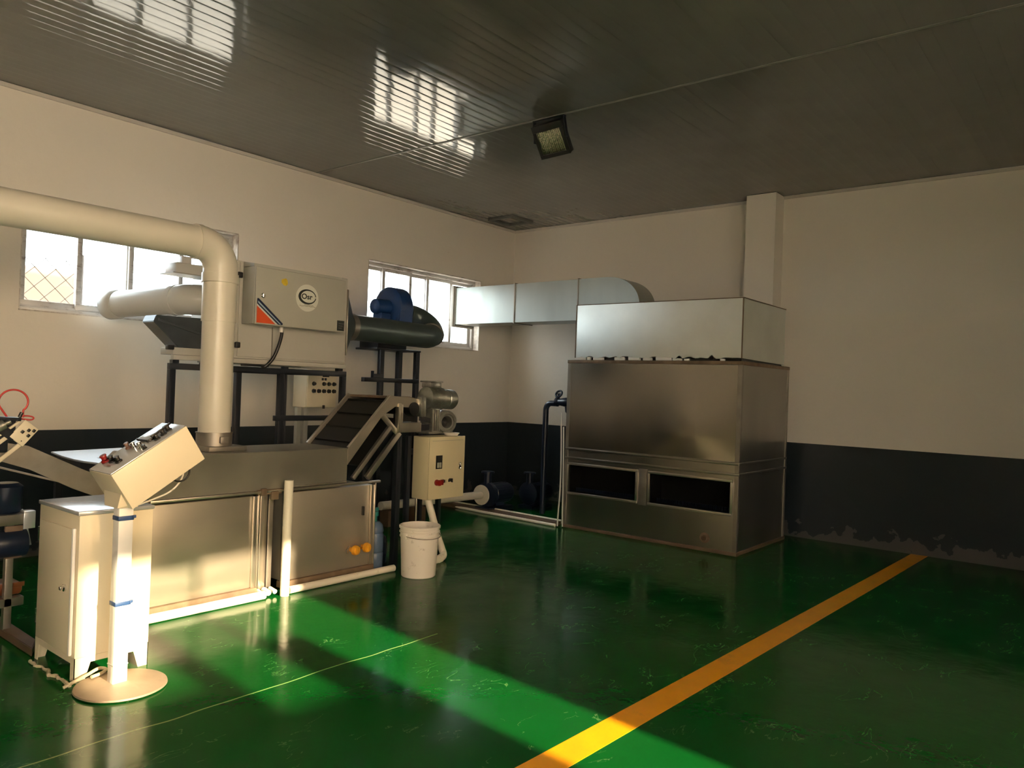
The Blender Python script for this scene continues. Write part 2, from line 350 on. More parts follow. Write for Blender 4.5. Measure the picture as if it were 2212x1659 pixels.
# ================================================================== SETTING
H = 3.736; XW, YF = -13.0, -9.7
W1 = (-6.21, -4.31, 1.98, 2.925); W2 = (-2.66, -0.69, 1.98, 2.935)
def holed_wall(name, axis, c0, c1, u0, u1, holes):
    us = sorted({u0, u1, *[h[0] for h in holes], *[h[1] for h in holes]}); zs = sorted({0.0, H, *[h[2] for h in holes], *[h[3] for h in holes]})
    b = MB()
    for i in range(len(us)-1):
        for k in range(len(zs)-1):
            cu, cz = (us[i]+us[i+1])/2, (zs[k]+zs[k+1])/2
            if any(h[0] < cu < h[1] and h[2] < cz < h[3] for h in holes): continue
            if axis == 'y': b.box(us[i], us[i+1], c0, c1, zs[k], zs[k+1])
            else: b.box(c0, c1, us[i], us[i+1], zs[k], zs[k+1])
    bmesh.ops.remove_doubles(b.bm, verts=b.bm.verts, dist=1e-5)
    dup = [f for f in b.bm.faces if False]
    return struct(name, b, WALL)
b = MB().box(XW-0.3, 0.3, YF-0.3, 0.3, -0.2, 0); struct('floor', b, FLOOR)
holed_wall('wall_back', 'y', 0, 0.24, XW, 0.24, [W1, W2])
struct('wall_right', MB().box(0, 0.24, YF, 0, 0, H), WALL)
FRONT_HOLES = [(-12.7, -7.75, 0.95, 3.6), (-7.50, -7.02, 2.16, 2.93), (-7.50, -6.84, 3.00, 3.60), (-6.94, -6.53, 1.98, 2.93), (-6.30, -5.83, 0.02, 2.93), (-6.53, -6.30, 2.31, 2.93), (-5.2, -4.4, 1.98, 2.93)]
holed_wall('wall_front', 'y', YF-0.12, YF, XW, 0.24, FRONT_HOLES)
holed_wall('wall_left', 'x', XW-0.24, XW, YF, 0.24, [])
# ribbed PVC ceiling: long panels along x, in two runs that meet at a joint strip
def ceiling():
    t = bmesh.new(); pw = 0.10; n = int((0-YF)/pw)
    prof = []
    for i in range(n):
        tilt = random.uniform(-1, 1)*0.0005; sag = random.uniform(0.3, 1.0)*0.00035
        for k in range(9):
            u = k/8; y = YF + (i+u)*pw
            z = -sag*math.sin(math.pi*u)*1.0 + tilt*(u-0.5) + (0.0016 if k == 0 else 0)
            prof.append((y, z))
    prof.append((0.0, 0.0))
    xs = [XW + (0-XW)*i/52 for i in range(53)]
    rows = []
    for xi, x in enumerate(xs):
        rows.append([t.verts.new((x, y, H + z + 0.0006*math.sin(x*2.3+y*1.7) + 0.0005*math.sin(x*3.9-y*2.3+1))) for y, z in prof])
    for A, B in zip(rows, rows[1:]):
        for k in range(len(prof)-1): t.faces.new((A[k], B[k], B[k+1], A[k+1]))
    top = [t.verts.new((x, y, H+0.16)) for x, y in ((XW, YF), (0, YF), (0, 0), (XW, 0))]
    t.faces.new(top)
    b = MB(); b.bm.free(); b.bm = t
    return b
c = ceiling(); o = struct('ceiling', c, CEIL, smooth=True)
struct('trim_1', MB().box(-3.452, -3.428, YF, 0, H-0.006, H+0.01, 0.002), mat('joint_strip', (0.17, 0.17, 0.155), 0.4))
# concrete column and cornice
struct('trim_2', MB().box(-0.25, 0.0, -3.83, -3.50, 0, H-0.004), WALL)
struct('trim_3', MB().prism([(-0.001, H-0.032), (-0.02, H-0.032), (-0.032, H-0.012), (-0.032, H-0.003), (-0.001, H-0.003)], 'x', XW, -0.001), TRIM)
struct('trim_4', MB().prism([(-0.001, H-0.032), (-0.02, H-0.032), (-0.032, H-0.012), (-0.032, H-0.003), (-0.001, H-0.003)], 'y', YF, -3.835), TRIM)
struct('trim_5', MB().prism([(-0.001, H-0.032), (-0.02, H-0.032), (-0.032, H-0.012), (-0.032, H-0.003), (-0.001, H-0.003)], 'y', -3.495, -0.033), TRIM)
b = MB()
for x0, x1, y0, y1 in ((-0.80, -0.36, -0.60, -0.565), (-0.80, -0.36, -0.21, -0.175), (-0.80, -0.765, -0.565, -0.21), (-0.395, -0.36, -0.565, -0.21)): b.box(x0, x1, y0, y1, H-0.022, H+0.01)
hh = struct('trim_6', b, mat('hatch_frame', (0.10, 0.10, 0.09), 0.5))

def window(name, w, xs, sash_front, lining):
    """Sliding aluminium window set deep in the wall: frame, sashes with panes."""
    x0, x1, z0, z1 = w
    root = bpy.data.objects.new(name, None); COL.objects.link(root); root.location = ((x0+x1)/2, 0.12, z0); root['kind'] = 'structure'
    f = MB(); d0, d1 = 0.105, 0.195; t = 0.045
    f.box(x0, x1, d0, d1, z0, z0+t, 0.004); f.box(x0, x1, d0, d1, z1-t, z1, 0.004)
    f.box(x0, x0+t, d0, d1, z0+t, z1-t, 0.004); f.box(x1-t, x1, d0, d1, z0+t, z1-t, 0.004)
    f.box(x0+t, x1-t, 0.118, 0.124, z0+t, z0+t+0.016); f.box(x0+t, x1-t, 0.148, 0.154, z0+t, z0+t+0.016)
    link('window_frame', f, ALU, root)
    r = MB(); e = 0.004
    r.box(x0+e, x1-e, 0.002, 0.10, z0+0.0005, z0+0.012); r.box(x0+e, x1-e, 0.002, 0.10, z1-0.012, z1-0.0005)
    r.box(x0+0.0005, x0+0.01, 0.002, 0.10, z0+0.012, z1-0.012); r.box(x1-0.01, x1-0.0005, 0.002, 0.10, z0+0.012, z1-0.012)
    link('window_lining', r, lining, root, smooth=False)
    for i, (a, c_) in enumerate(xs):
        y0 = 0.112 if sash_front[i] else 0.144; s = MB(); q = 0.042
        za, zb = z0+t+0.004, z1-t-0.004
        s.box(a, c_, y0, y0+0.026, za, za+q+0.01, 0.003); s.box(a, c_, y0, y0+0.026, zb-q, zb, 0.003)
        s.box(a, a+q, y0, y0+0.026, za+q+0.01, zb-q, 0.003); s.box(c_-q, c_, y0, y0+0.026, za+q+0.01, zb-q, 0.003)
        so = link('sash', s, ALU, root)
        g = MB().box(a+q, c_-q, y0+0.011, y0+0.015, za+q+0.01, zb-q); link('pane', g, GLASS, so, smooth=False)
        if i % 2 == 0:
            l = MB().box(c_-q*0.75, c_-q*0.25, y0-0.012, y0, (za+zb)/2-0.04, (za+zb)/2+0.04, 0.003); link('latch', l, BLACK, so)
    return root
window('window_1', W1, [(-6.165, -5.70), (-5.745, -5.27), (-5.32, -4.80), (-4.85, -4.355)], (0, 1, 0, 1), REVEAL)
window('window_2', W2, [(-2.615, -2.30), (-2.34, -1.86), (-1.90, -1.56), (-1.60, -1.13), (-1.17, -0.735)], (0, 1, 0, 1, 0), REVEAL)
struct('light_fin', MB().box(-7.70, -7.58, YF, -8.35, 0, H), WALL)  # unseen fin added behind the camera to shade the right wall
# glazing behind the camera
def plain_window(name, axis, w, m, off):
    u0, u1, z0, z1 = w; root = bpy.data.objects.new(name, None); COL.objects.link(root); root['kind'] = 'structure'
    root.location = ((u0+u1)/2, off, z0) if axis == 'y' else (off, (u0+u1)/2, z0)
    f = MB(); t = 0.035; g = MB()
    def bx(mb, a, c_, za, zb, th): mb.box(a, c_, off-th, off+th, za, zb) if axis == 'y' else mb.box(off-th, off+th, a, c_, za, zb)
    bx(f, u0, u1, z0, z0+t, 0.03); bx(f, u0, u1, z1-t, z1, 0.03); bx(f, u0, u0+t, z0+t, z1-t, 0.03); bx(f, u1-t, u1, z0+t, z1-t, 0.03)
    if u1-u0 > 1.5:
        for k in range(1, 4): c_ = u0+(u1-u0)*k/4; bx(f, c_-0.02, c_+0.02, z0+t, z1-t, 0.028)
    link('window_frame', f, ALU, root, smooth=False); bx(g, u0+t, u1-t, z0+t, z1-t, 0.003); link('pane', g, m, root, smooth=False)
plain_window('window_3', 'y', FRONT_HOLES[1], GLASS, YF-0.06)
plain_window('window_4', 'y', FRONT_HOLES[2], HAZE, YF-0.06)
plain_window('window_5', 'y', FRONT_HOLES[3], GLASS, YF-0.06)
plain_window('fill_window_6', 'y', FRONT_HOLES[0], FROST, YF-0.06)  # unseen frosted window added to brighten the back wall
plain_window('fill_window_7', 'y', FRONT_HOLES[6], FROST, YF-0.06)  # unseen frosted window added to light the bucket and control box
struct('shade_roof', MB().box(XW-0.3, 0.34, YF-0.2, 0.34, H+0.17, H+0.75), GROUND)  # unseen slab added to shade the boundary wall and stop light leaks
# outside: yard, chain-link fence and a rendered boundary wall
g = MB().box(-60, 60, 0.31, 60, -0.25, -0.05); g.box(-60, XW-0.31, -60, 0.31, -0.25, -0.05); g.box(XW-0.31, 60, -60, YF-0.31, -0.25, -0.05)
o = struct('ground', g, GROUND)
tag(link('boundary_wall', MB().box(-9, -3.85, 5.0, 5.2, -0.05, 2.95), PINK), 'pink rendered boundary wall seen outside through the left window', 'wall')
def fence():
    root = thing('chain_link_fence', 'chain link fence with diamond mesh outside the left window', 'fence', (-6.2, 1.5, -0.05))
    m = MB(); x0, x1, z0, z1, sp = -7.2, -5.19, 0.9, 2.62, 0.19
    k = x0-(z1-z0)
    while k < x1:
        for sgn in (1, -1):
            a = (k, z0) if sgn == 1 else (k, z1); t0 = max(0, x0-k); t1 = min(z1-z0, x1-k)
            if t1 > t0: m.beam((k+t0, 1.5, a[1]+sgn*t0), (k+t1, 1.5, a[1]+sgn*t1), 0.0055, 0.0055, up=(0, 1, 0))
        k += sp
    link('mesh', m, FENCE, root, smooth=False)
    for x in (-7.2, -5.17): link('post', MB().cyl((x, 1.5, -0.05), (x, 1.5, 2.7), 0.03, 12), FENCE, root)
fence()

# ================================================================== FLOOR MARKING
b = MB(); pts = [(-12.0, -4.82), (-9, -4.96), (-6.0, -5.105), (-4.5, -5.155), (-3.0, -5.20), (-1.5, -5.248), (0.0, -5.29)]
t = bmesh.new(); L_ = []; n = len(pts)
for i, (x, y) in enumerate(pts):
    wd = 0.074; L_.append((t.verts.new((x, y-wd, 0.0012)), t.verts.new((x, y+wd, 0.0012))))
for (a, c_), (d, e) in zip(L_, L_[1:]): t.faces.new((a, d, e, c_))
ext = bmesh.ops.extrude_face_region(t, geom=t.faces[:]); bmesh.ops.translate(t, vec=(0, 0, -0.0011), verts=[v for v in ext['geom'] if isinstance(v, bmesh.types.BMVert)])
bmesh.ops.recalc_face_normals(t, faces=t.faces[:]); b._add(t)
tag(link('floor_line', b, LINE, smooth=False), 'long yellow painted line crossing the green floor', 'floor marking')

# ================================================================== AIR HANDLER (right)
def air_handler():
    root = thing('air_handler', 'tall metal air handler casing with two dark intake openings beside the pillar', 'air handler', (-0.89, -3.04, 0))
    X0, X1, Y0, Y1 = -1.512, -0.26, -4.03, -2.06; e = 0.03
    b = MB()   # sheet skin, with the front left open at the two intakes
    L0, L1, R0, R1 = -2.955, -2.105, -3.972, -3.10; zl, zh = 0.385, 0.70
    for y0, y1, z0, z1 in ((Y0, Y1, 0.03, zl), (Y0, Y1, zh, 1.80), (Y0, R0, zl, zh), (R1, L0, zl, zh), (L1, Y1, zl, zh)):
        b.box(X0, X0+e, y0, y1, z0, z1)
    b.box(X0+e, X1, Y0, Y0+e, 0.03, 1.80); b.box(X0+e, X1, Y1-e, Y1, 0.03, 1.80); b.box(X1-e, X1, Y0+e, Y1-e, 0.03, 1.80)
    b.box(X0+e, X1-e, Y0+e, Y1-e, 1.77, 1.80); b.box(X0+e, X1-e, Y0+e, Y1-e, 0.03, 0.06)
    link('casing', b, GALV_DARK, root, smooth=False)
    t = bmesh.new(); ny, nz = 100, 44; g = []
    for i in range(ny+1):
        y = Y0+0.035+(Y1-Y0-0.07)*i/ny; row = []
        for k in range(nz+1):
            z = 0.885+(1.795-0.885)*k/nz
            # bulge shaped to throw a warm reflection: leans out above the seam, eases back
            ramp = lambda v, p, q: max(0.0, min(1.0, (v-p)/(q-p)))
            up_ = 0.10*min(z-0.885, 0.215); back = ramp(z, 1.14, 1.74); up_ *= 1-back*back*(3-2*back)
            across = ramp(y, -3.995, -3.60)*(1-ramp(y, -3.52, -3.05)**2*(3-2*ramp(y, -3.52, -3.05)))
            bulge = up_*across
            row.append(t.verts.new((X0-0.003-bulge, y, z)))
        g.append(row)
    for A, B in zip(g, g[1:]):
        for k in range(nz): t.faces.new((A[k], A[k+1], B[k+1], B[k]))
    bmesh.ops.recalc_face_normals(t, faces=t.faces[:]); bmesh.ops.solidify(t, geom=t.faces[:], thickness=0.0015)
    fp = MB(); fp._add(t); link('front_sheet', fp, FRONT_SHEET, root, angle=60)
    link('inner_dark_sheets', MB().box(X0+0.30, X0+0.32, Y0+e, Y1-e, 0.30, 0.77).box(X0+e, X0+0.30, Y0+e, Y1-e, 0.75, 0.77).box(X0+e, X0+0.30, Y0+e, Y1-e, 0.30, 0.32), BLACK, root, smooth=False)  # black sheets painting the dark interior behind the intakes
    link('base', MB().box(X0-0.012, X1+0.02, Y0-0.015, Y1+0.012, 0, 0.035, 0.004), BROWN, root)
    f = MB(); q = 0.022   # corner angles and top rim
    for y in (Y0, Y1):
        s = 1 if y == Y0 else -1
        f = MB().box(X0-0.008, X0-0.001, min(y-s*0.006, y+s*0.032), max(y-s*0.006, y+s*0.032), 0.036, 1.80)
        f.box(X0-0.001, X0+0.032, min(y-s*0.008, y-s*0.001), max(y-s*0.008, y-s*0.001), 0.036, 1.80)
        link('corner_angle', f, BRUSHED, root, smooth=False)
    link('corner_angle', MB().box(X1-0.035, X1+0.008, Y0-0.008, Y0-0.001, 0.036, 1.80), BRUSHED, root, smooth=False)
    link('top_rim', MB().box(X0-0.012, X1+0.012, Y0-0.012, Y1+0.012, 1.801, 1.835, 0.003), RUST, root)
    for z in (0.765, 0.865):
        m = MB().box(X0-0.014, X0-0.001, Y0-0.006, Y1+0.004, z-0.012, z+0.012, 0.003); m.box(X0-0.006, X1+0.006, Y0-0.014, Y0-0.001, z-0.012, z+0.012, 0.003)
        link('seam_band', m, GALV_DARK, root)
    for y0, y1 in ((L0, L1), (R0, R1)):
        m = MB(); w_ = 0.026
        m.box(X0-0.016, X0-0.001, y0-w_*0.4, y1+w_*0.4, zh-w_*0.4, zh+w_*0.6, 0.003); m.box(X0-0.016, X0-0.001, y0-w_*0.4, y1+w_*0.4, zl-w_*0.6, zl+w_*0.4, 0.003)
        m.box(X0-0.016, X0-0.001, y0-w_*0.6, y0+w_*0.4, zl+w_*0.4, zh-w_*0.4, 0.003); m.box(X0-0.016, X0-0.001, y1-w_*0.4, y1+w_*0.6, zl+w_*0.4, zh-w_*0.4, 0.003)
        fr = link('intake_frame', m, STEEL_EDGE, root)
        link('intake_dark_shell', MB().box(X0+0.25, X0+0.254, y0+0.002, y1-0.002, zl+0.002, zh-0.002).box(X0+0.031, X0+0.25, y0+0.002, y0+0.006, zl+0.002, zh-0.002).box(X0+0.031, X0+0.25, y1-0.006, y1-0.002, zl+0.002, zh-0.002).box(X0+0.031, X0+0.25, y0+0.006, y1-0.006, zh-0.006, zh-0.002).box(X0+0.031, X0+0.25, y0+0.006, y1-0.006, zl+0.002, zl+0.006), INTERIOR, fr, smooth=False)  # black shell in place of the shade inside the opening
        s = MB(); k = y0+0.03
        while k < y1-0.02: s.box(X0+0.12, X0+0.15, k, k+0.003, zl+0.006, zl+0.045); k += 0.022
        link('fins', s, DARK_BLUE, fr, smooth=False)
    link('mullion', MB().box(X0-0.011, X0-0.001, -3.075, -2.985, 0.36, 0.73, 0.002), BRUSHED, root)
    link('drain_stub', MB().lathe([(0.0, 0.0), (0.05, 0.0), (0.05, 0.01), (0.03, 0.012), (0.03, 0.035), (0.022, 0.035), (0.022, 0.012), (0, 0.012)], (X0-0.001, -3.72, 0.13), (-1, 0, 0), 20), RUST, root)
    # hood on top: a plain galvanised box with a ragged, foam-filled lower edge
    HX0, HX1, HY0, HY1 = -1.512, -0.386, -4.025, -2.14
    h = MB(); t = bmesh.new(); n = 44; zt = 2.432; rnd = random.Random(3)
    lowf = [1.866 + rnd.uniform(-0.012, 0.012) + (0.018 if 6 < i < 34 and rnd.random() < 0.35 else 0) for i in range(n+1)]
    lowf[0] = lowf[n] = 1.862
    fr_ = [(t.verts.new((HX0, HY0+(HY1-HY0)*i/n, lowf[i])), t.verts.new((HX0, HY0+(HY1-HY0)*i/n, zt))) for i in range(n+1)]
    for A, B in zip(fr_, fr_[1:]): t.faces.new((A[0], A[1], B[1], B[0]))
    bl0, bl1 = t.verts.new((HX1, HY0, 1.85)), t.verts.new((HX1, HY1, 1.85)); bt0, bt1 = t.verts.new((HX1, HY0, zt)), t.verts.new((HX1, HY1, zt))
    t.faces.new((fr_[0][0], bl0, bt0, fr_[0][1])); t.faces.new((fr_[n][1], bt1, bl1, fr_[n][0])); t.faces.new((bl0, bl1, bt1, bt0))
    t.faces.new([v[1] for v in fr_] + [bt1, bt0])
    bmesh.ops.recalc_face_normals(t, faces=t.faces[:]); bmesh.ops.solidify(t, geom=t.faces[:], thickness=0.004)
    h._add(t); ho = link('hood', h, GALV, root, smooth=False)
    s = MB()
    for y in (HY0, HY1): s.box(HX0-0.005, HX0+0.004, y-0.005, y+0.005, 1.86, zt+0.004)
    s.box(HX0-0.006, HX0+0.01, HY0-0.005, HY1+0.005, zt-0.002, zt+0.006); s.box(HX0, HX1, HY0-0.006, HY0+0.002, zt-0.002, zt+0.006)
    link('edge_fold', s, RUST, ho, smooth=False)
    s = MB(); y = HY0+0.04
    while y < HY1-0.08:
        l = rnd.uniform(0.04, 0.2)
        if rnd.random() < 0.75: link('sealing_foam', MB().box(HX0+0.006, HX0+0.04, y, y+l, 1.836, 1.836+rnd.uniform(0.02, 0.042), 0.006), WHITE_PAINT, ho)
        y += l+rnd.uniform(0.01, 0.05)
    link('back_curb', MB().box(HX0+0.05, HX1-0.02, HY0+0.02, HY1-0.02, 1.836, 1.862), BLACK, ho, smooth=False)
air_handler()

def air_duct():
    root = thing('air_duct', 'square galvanised air duct running from the window onto the air handler hood', 'duct', (-1.12, -1.1, 2.29))
    X0, X1, z0, z1 = -1.30, -0.95, 2.292, 2.757
    m = MB().box(X0, X1, -1.085, -0.12, z0, z1, 0.002); m.box(X0, X1, -2.0, -1.09, z0, z1, 0.002)
    link('straight_run', m, DUCT, root, smooth=False)
    poly = [(-2.005, z0), (-2.125, z0), (-2.125, 2.44), (-2.79, 2.44)] + [(-2.39-0.40*math.cos(R(a)), 2.44+0.317*math.sin(R(a))) for a in range(6, 91, 6)] + [(-2.2, z1+0.003), (-2.005, z1)]
    link('elbow', MB().prism(poly, 'x', X0, X1), DUCT, root, angle=30)
    m = MB()
    for y in (-0.115, -1.0875, -2.0025):
        d = 0.010; m = MB(); m.box(X0-d, X0, y-0.006, y+0.006, z0-d, z1+d); m.box(X1, X1+d, y-0.006, y+0.006, z0-d, z1+d); m.box(X0, X1, y-0.006, y+0.006, z1, z1+d); m.box(X0, X1, y-0.006, y+0.006, z0-d, z0)
        link('joint_flange', m, BRUSHED, root, smooth=False)
    link('end_collar', MB().box(X0-0.03, X1+0.03, -0.105, -0.055, z0-0.03, z1+0.03, 0.004), PALE_BOX, root)
air_duct()

# ================================================================== WALL PIPE WITH VALVE, HOSES, FLOOR PIPES, PUMP
def valve_pipe():
    root = thing('valve_pipe', 'dark water pipe with a blue valve rising beside the air handler', 'pipe', (-1.08, -1.48, 0))
    p = [(-1.08, -1.45, 0.02), (-1.08, -1.45, 1.28)] + arc((-1.08, -1.51, 1.28), 0.06, 180, 90, 6, (0, -1, 0), (0, 0, 1))[0:0]
    p = [Vector((-1.08, -1.45, 0.02)), Vector((-1.08, -1.45, 1.26))] + arc((-1.08, -1.53, 1.26), 0.08, 0, 90, 8, (0, 1, 0), (0, 0, 1)) + [Vector((-1.08, -1.60, 1.34))]
    link('pipe', MB().tube(p, 0.034, 18), DARK_BLUE, root)
    m = MB().lathe([(0, 0), (0.055, 0), (0.055, 0.02), (0.038, 0.03), (0.05, 0.10), (0.062, 0.18), (0.05, 0.26), (0.038, 0.33), (0.055, 0.34), (0.055, 0.36), (0.03, 0.36), (0.03, 0.455), (0, 0.455)], (-1.08, -1.60, 1.36), (0, -1, 0), 24)
    m.lathe([(0, 0), (0.05, 0), (0.042, 0.06), (0.03, 0.075), (0, 0.075)], (-1.08, -1.78, 1.31), (0, 0, -1), 20)
    link('valve_body', m, DARK_BLUE, root)
    for y in (-1.63, -1.92):
        m = MB(); c = Vector((-1.08, y, 1.455))
        m.tube(arc(c, 0.042, 0, 345, 22, (0, 1, 0), (0.5, 0, 0.866)), 0.012, 10, closed=True); m.cyl((-1.08, y, 1.38), (-1.08, y, 1.46), 0.014, 12)
        m.beam(c+Vector((0, -0.04, 0)), c+Vector((0, 0.04, 0)), 0.01, 0.012); link('hand_wheel', m, DARK_BLUE, root)
valve_pipe()
for lab, q in (('grey hose hanging down the left edge of the air handler, outer strand', ((-1.545, -2.0, 1.25), (-1.548, -2.02, 0.9), (-1.56, -2.035, 0.45), (-1.575, -2.03, 0.15), (-1.58, -2.028, 0.012))),
               ('grey hose hanging down the left edge of the air handler, inner strand', ((-1.548, -2.042, 1.1), (-1.548, -2.050, 0.9), (-1.552, -2.065, 0.45), (-1.56, -2.075, 0.15), (-1.565, -2.085, 0.012)))):
    tag(link('hose', MB().tube(spline(q), 0.008, 12), PVC_GREY), lab, 'hose', 'hoses beside the air handler')
tag(link('floor_board', MB().prism([(-1.50, -0.10), (-1.33, -0.10), (-1.40, -1.95), (-1.545, -1.95)], 'z', 0.0, 0.035), BROWN, smooth=False), 'brown stained board lying between two pale pipes by the back corner', 'board')
tag(link('floor_pipe', MB().tube(spline([(-1.46, -0.12, 0.017), (-1.535, -0.9, 0.017), (-1.56, -1.5, 0.017), (-1.585, -2.0, 0.017)]), 0.017, 14), WHITE_PIPE), 'thin pale pipe lying along the near edge of the brown floor board', 'pipe', 'floor pipes by the back corner')
tag(link('floor_pipe', MB().tube([(-1.29, -0.15, 0.022), (-1.36, -1.93, 0.022)], 0.022, 14), WHITE_PIPE), 'pale pipe lying along the far edge of the brown floor board', 'pipe', 'floor pipes by the back corner')
def pump(x, y, lab, s=1.0):
    root = thing('water_pump', lab, 'pump', (x, y, 0), 'dark pumps in the back corner')
    link('foot', MB().box(x-0.16*s, x+0.30*s, y-0.12*s, y+0.12*s, 0, 0.05*s, 0.008), DARK_BLUE, root)
    m = MB().lathe([(0, 0), (0.10*s, 0), (0.125*s, 0.02*s), (0.125*s, 0.30*s), (0.11*s, 0.34*s), (0, 0.34*s)], (x-0.02, y, 0.20*s), (1, 0, 0), 26)
    for k in range(14):
        a = 2*math.pi*k/14; m.box(x, x+0.26*s, y+math.cos(a)*0.125*s-0.004, y+math.cos(a)*0.125*s+0.004, 0.20*s+math.sin(a)*0.125*s-0.006, 0.20*s+math.sin(a)*0.125*s+0.006)
    m.box(x+0.04*s, x+0.2*s, y-0.05*s, y+0.05*s, 0.05*s, 0.12*s); link('motor', m, DARK_BLUE, root)
    m = MB().lathe([(0, 0), (0.07*s, 0), (0.15*s, 0.03*s), (0.15*s, 0.09*s), (0.10*s, 0.11*s), (0, 0.11*s)], (x-0.13*s, y, 0.20*s), (1, 0, 0), 26)
    m.cyl((x-0.07*s, y, 0.3*s), (x-0.07*s, y, 0.46*s), 0.045*s, 18); m.cyl((x-0.07*s, y, 0.46*s), (x-0.07*s, y, 0.48*s), 0.08*s, 18); link('volute', m, DARK_BLUE, root)
    return root
pump(-1.27, -0.80, 'dark blue water pump with a cream flange in the back corner')
pump(-0.72, -1.02, 'dark water pump standing closer to the black pipe in the back corner', 0.95)
root = thing('suction_pipe', 'cream plastic pipe with a round flange running to the dark pump', 'pipe', (-2.4, -0.80, 0.15))
link('pipe', MB().tube([(-3.05, -0.80, 0.22), (-1.46, -0.80, 0.20)], 0.045, 20), PVC, root)
link('flange', MB().lathe([(0.045, 0), (0.12, 0), (0.12, 0.022), (0.045, 0.022)], (-1.462, -0.80, 0.20), (1, 0, 0), 30, closed=True), PVC, root)
link('support_block', MB().box(-2.6, -2.45, -0.87, -0.73, 0, 0.165, 0.006), BROWN, root)
link('support_block', MB().box(-3.0, -2.85, -0.87, -0.73, 0, 0.168, 0.006), BROWN, root)

# ================================================================== WASHING TANK WITH INCLINED CONVEYOR
TY0, TY1 = -2.25, -1.73
def tank():
    root = thing('washing_tank', 'stainless washing tank with an inclined belt conveyor at its right end', 'washing machine', (-5.3, -2.0, 0))
    # lower cabinets
    for x0, x1 in ((-6.30, -5.44), (-5.24, -4.40)):
        m = MB().box(x0+0.012, x1-0.012, TY0+0.012, TY1, 0.075, 0.70, 0.003)
        bod = link('side_panel', m, STEEL, root)
        link('corner_strip', MB().box(x1-0.045, x1-0.012, TY0-0.004, TY0+0.011, 0.075, 0.70, 0.002), STEEL_EDGE, bod)
        link('corner_strip', MB().box(x1-0.011, x1, TY0-0.010, TY0+0.03, 0.075, 0.715, 0.002), STEEL_EDGE, bod)
        if x0 > -6: link('corner_strip', MB().box(x0, x0+0.011, TY0-0.004, TY0+0.03, 0.075, 0.715, 0.002), STEEL_EDGE, bod)
        link('bottom_rail', MB().box(x0, x1, TY0-0.012, TY0+0.06, 0.028, 0.074, 0.003), RUST, root)
        for x in (x0+0.08, x1-0.08):
            link('foot', MB().box(x-0.03, x+0.03, TY0+0.02, TY0+0.08, 0, 0.03), BLACK_STEEL, root); link('foot', MB().box(x-0.03, x+0.03, TY1-0.08, TY1-0.02, 0, 0.075), BLACK_STEEL, root)
    link('gap_dark_sheet', MB().box(-5.44, -5.24, TY0+0.14, TY0+0.16, 0.02, 0.71), BLACK, root, smooth=False)  # black sheet painting the shade in the gap between the cabinets
    link('gap_post', MB().box(-5.40, -5.345, TY0+0.045, TY0+0.09, 0.03, 0.705, 0.003), STEEL_EDGE, root)
    link('gap_post', MB().box(-5.325, -5.285, TY0+0.06, TY0+0.10, 0.03, 0.705, 0.003), BRUSHED, root)
    m = MB().box(-5.46, -5.27, TY0-0.012, TY0+0.08, 0.705, 0.74, 0.004); m.box(-5.44, -5.40, TY0-0.028, TY0-0.005, 0.70, 0.75, 0.004).box(-5.36, -5.30, TY0-0.022, TY0+0.0, 0.665, 0.725, 0.006)
    link('rusty_bracket', m, RUST, root)
    for i, x in enumerate((-5.41, -5.36, -5.31)):
        link('pipe_stub', MB().tube([(x, TY0+0.03, 0.035), (x-0.01, TY0-0.045, 0.03)], 0.016 if i != 1 else 0.02, 12), WHITE_PIPE, root)
    # upper trough
    m = MB().prism([(-6.20, 0.735), (-6.24, 0.80), (-6.24, 0.96), (-6.20, 1.0), (-4.69, 1.0), (-4.69, 0.735)], 'y', TY0, TY1, 0.004)
    link('trough_cover', m, COVER, root, angle=25)
    link('lower_lip', MB().box(-6.2, -4.36, TY0-0.014, TY0+0.02, 0.716, 0.734, 0.003), STEEL_EDGE, root); link('upper_lip', MB().box(-5.235, -4.70, TY0-0.012, TY0-0.0005, 0.737, 0.75, 0.003), STEEL_EDGE, root)
    # round connection for the exhaust pipe
    link('pipe_flange', MB().box(-5.755, -5.475, -2.13, -1.83, 1.001, 1.035, 0.004), BRUSHED, root)
    m = MB().lathe([(0.118, 1.035), (0.118, 1.118), (0.122, 1.118), (0.122, 1.126), (0.110, 1.126), (0.110, 1.035)], (-5.632, -1.97, 0), (0, 0, 1), 40, closed=True)
    col = link('pipe_collar', m, BRUSHED, root); link('clamp', MB().box(-5.66, -5.60, -2.105, -2.085, 1.055, 1.10, 0.004), BRUSHED, col)
    # conveyor
    for y, nm in ((TY0, 'near_side_plate'), (TY1, 'far_side_plate')):
        s = 1 if y == TY0 else -1
        poly = [(-4.69, 1.0), (-4.285, 1.404), (-4.06, 1.395), (-3.935, 1.375), (-3.935, 1.305), (-4.22, 1.318), (-4.36, 1.24), (-4.69, 0.87)]
        link('side_plate', MB().prism(poly, 'y', y, y+s*0.006, 0.0015), STEEL, root, angle=25)
        m = MB().beam((-4.69, y+s*0.004, 1.004), (-4.287, y+s*0.004, 1.408), 0.022, 0.010, up=(-0.7, 0, 0.7), bev=0.002); link('rail_cap', m, STEEL_EDGE, root)
        m = MB().beam((-4.62, y+s*0.02, 0.76), (-4.255, y+s*0.02, 1.155), 0.03, 0.035, up=(-0.7, 0, 0.7), bev=0.003); link('middle_rail', m, BRUSHED, root)
        m = MB().beam((-4.48, y+s*0.02, 0.755), (-4.155, y+s*0.02, 1.105), 0.035, 0.045, up=(-0.7, 0, 0.7), bev=0.003); link('lower_rail', m, STEEL_EDGE, root)
        link('brace', MB().beam((-4.37, y+s*0.012, 1.265), (-4.175, y+s*0.012, 1.095), 0.012, 0.045, up=(0.6, 0, 0.7), bev=0.002), STEEL_EDGE, root)
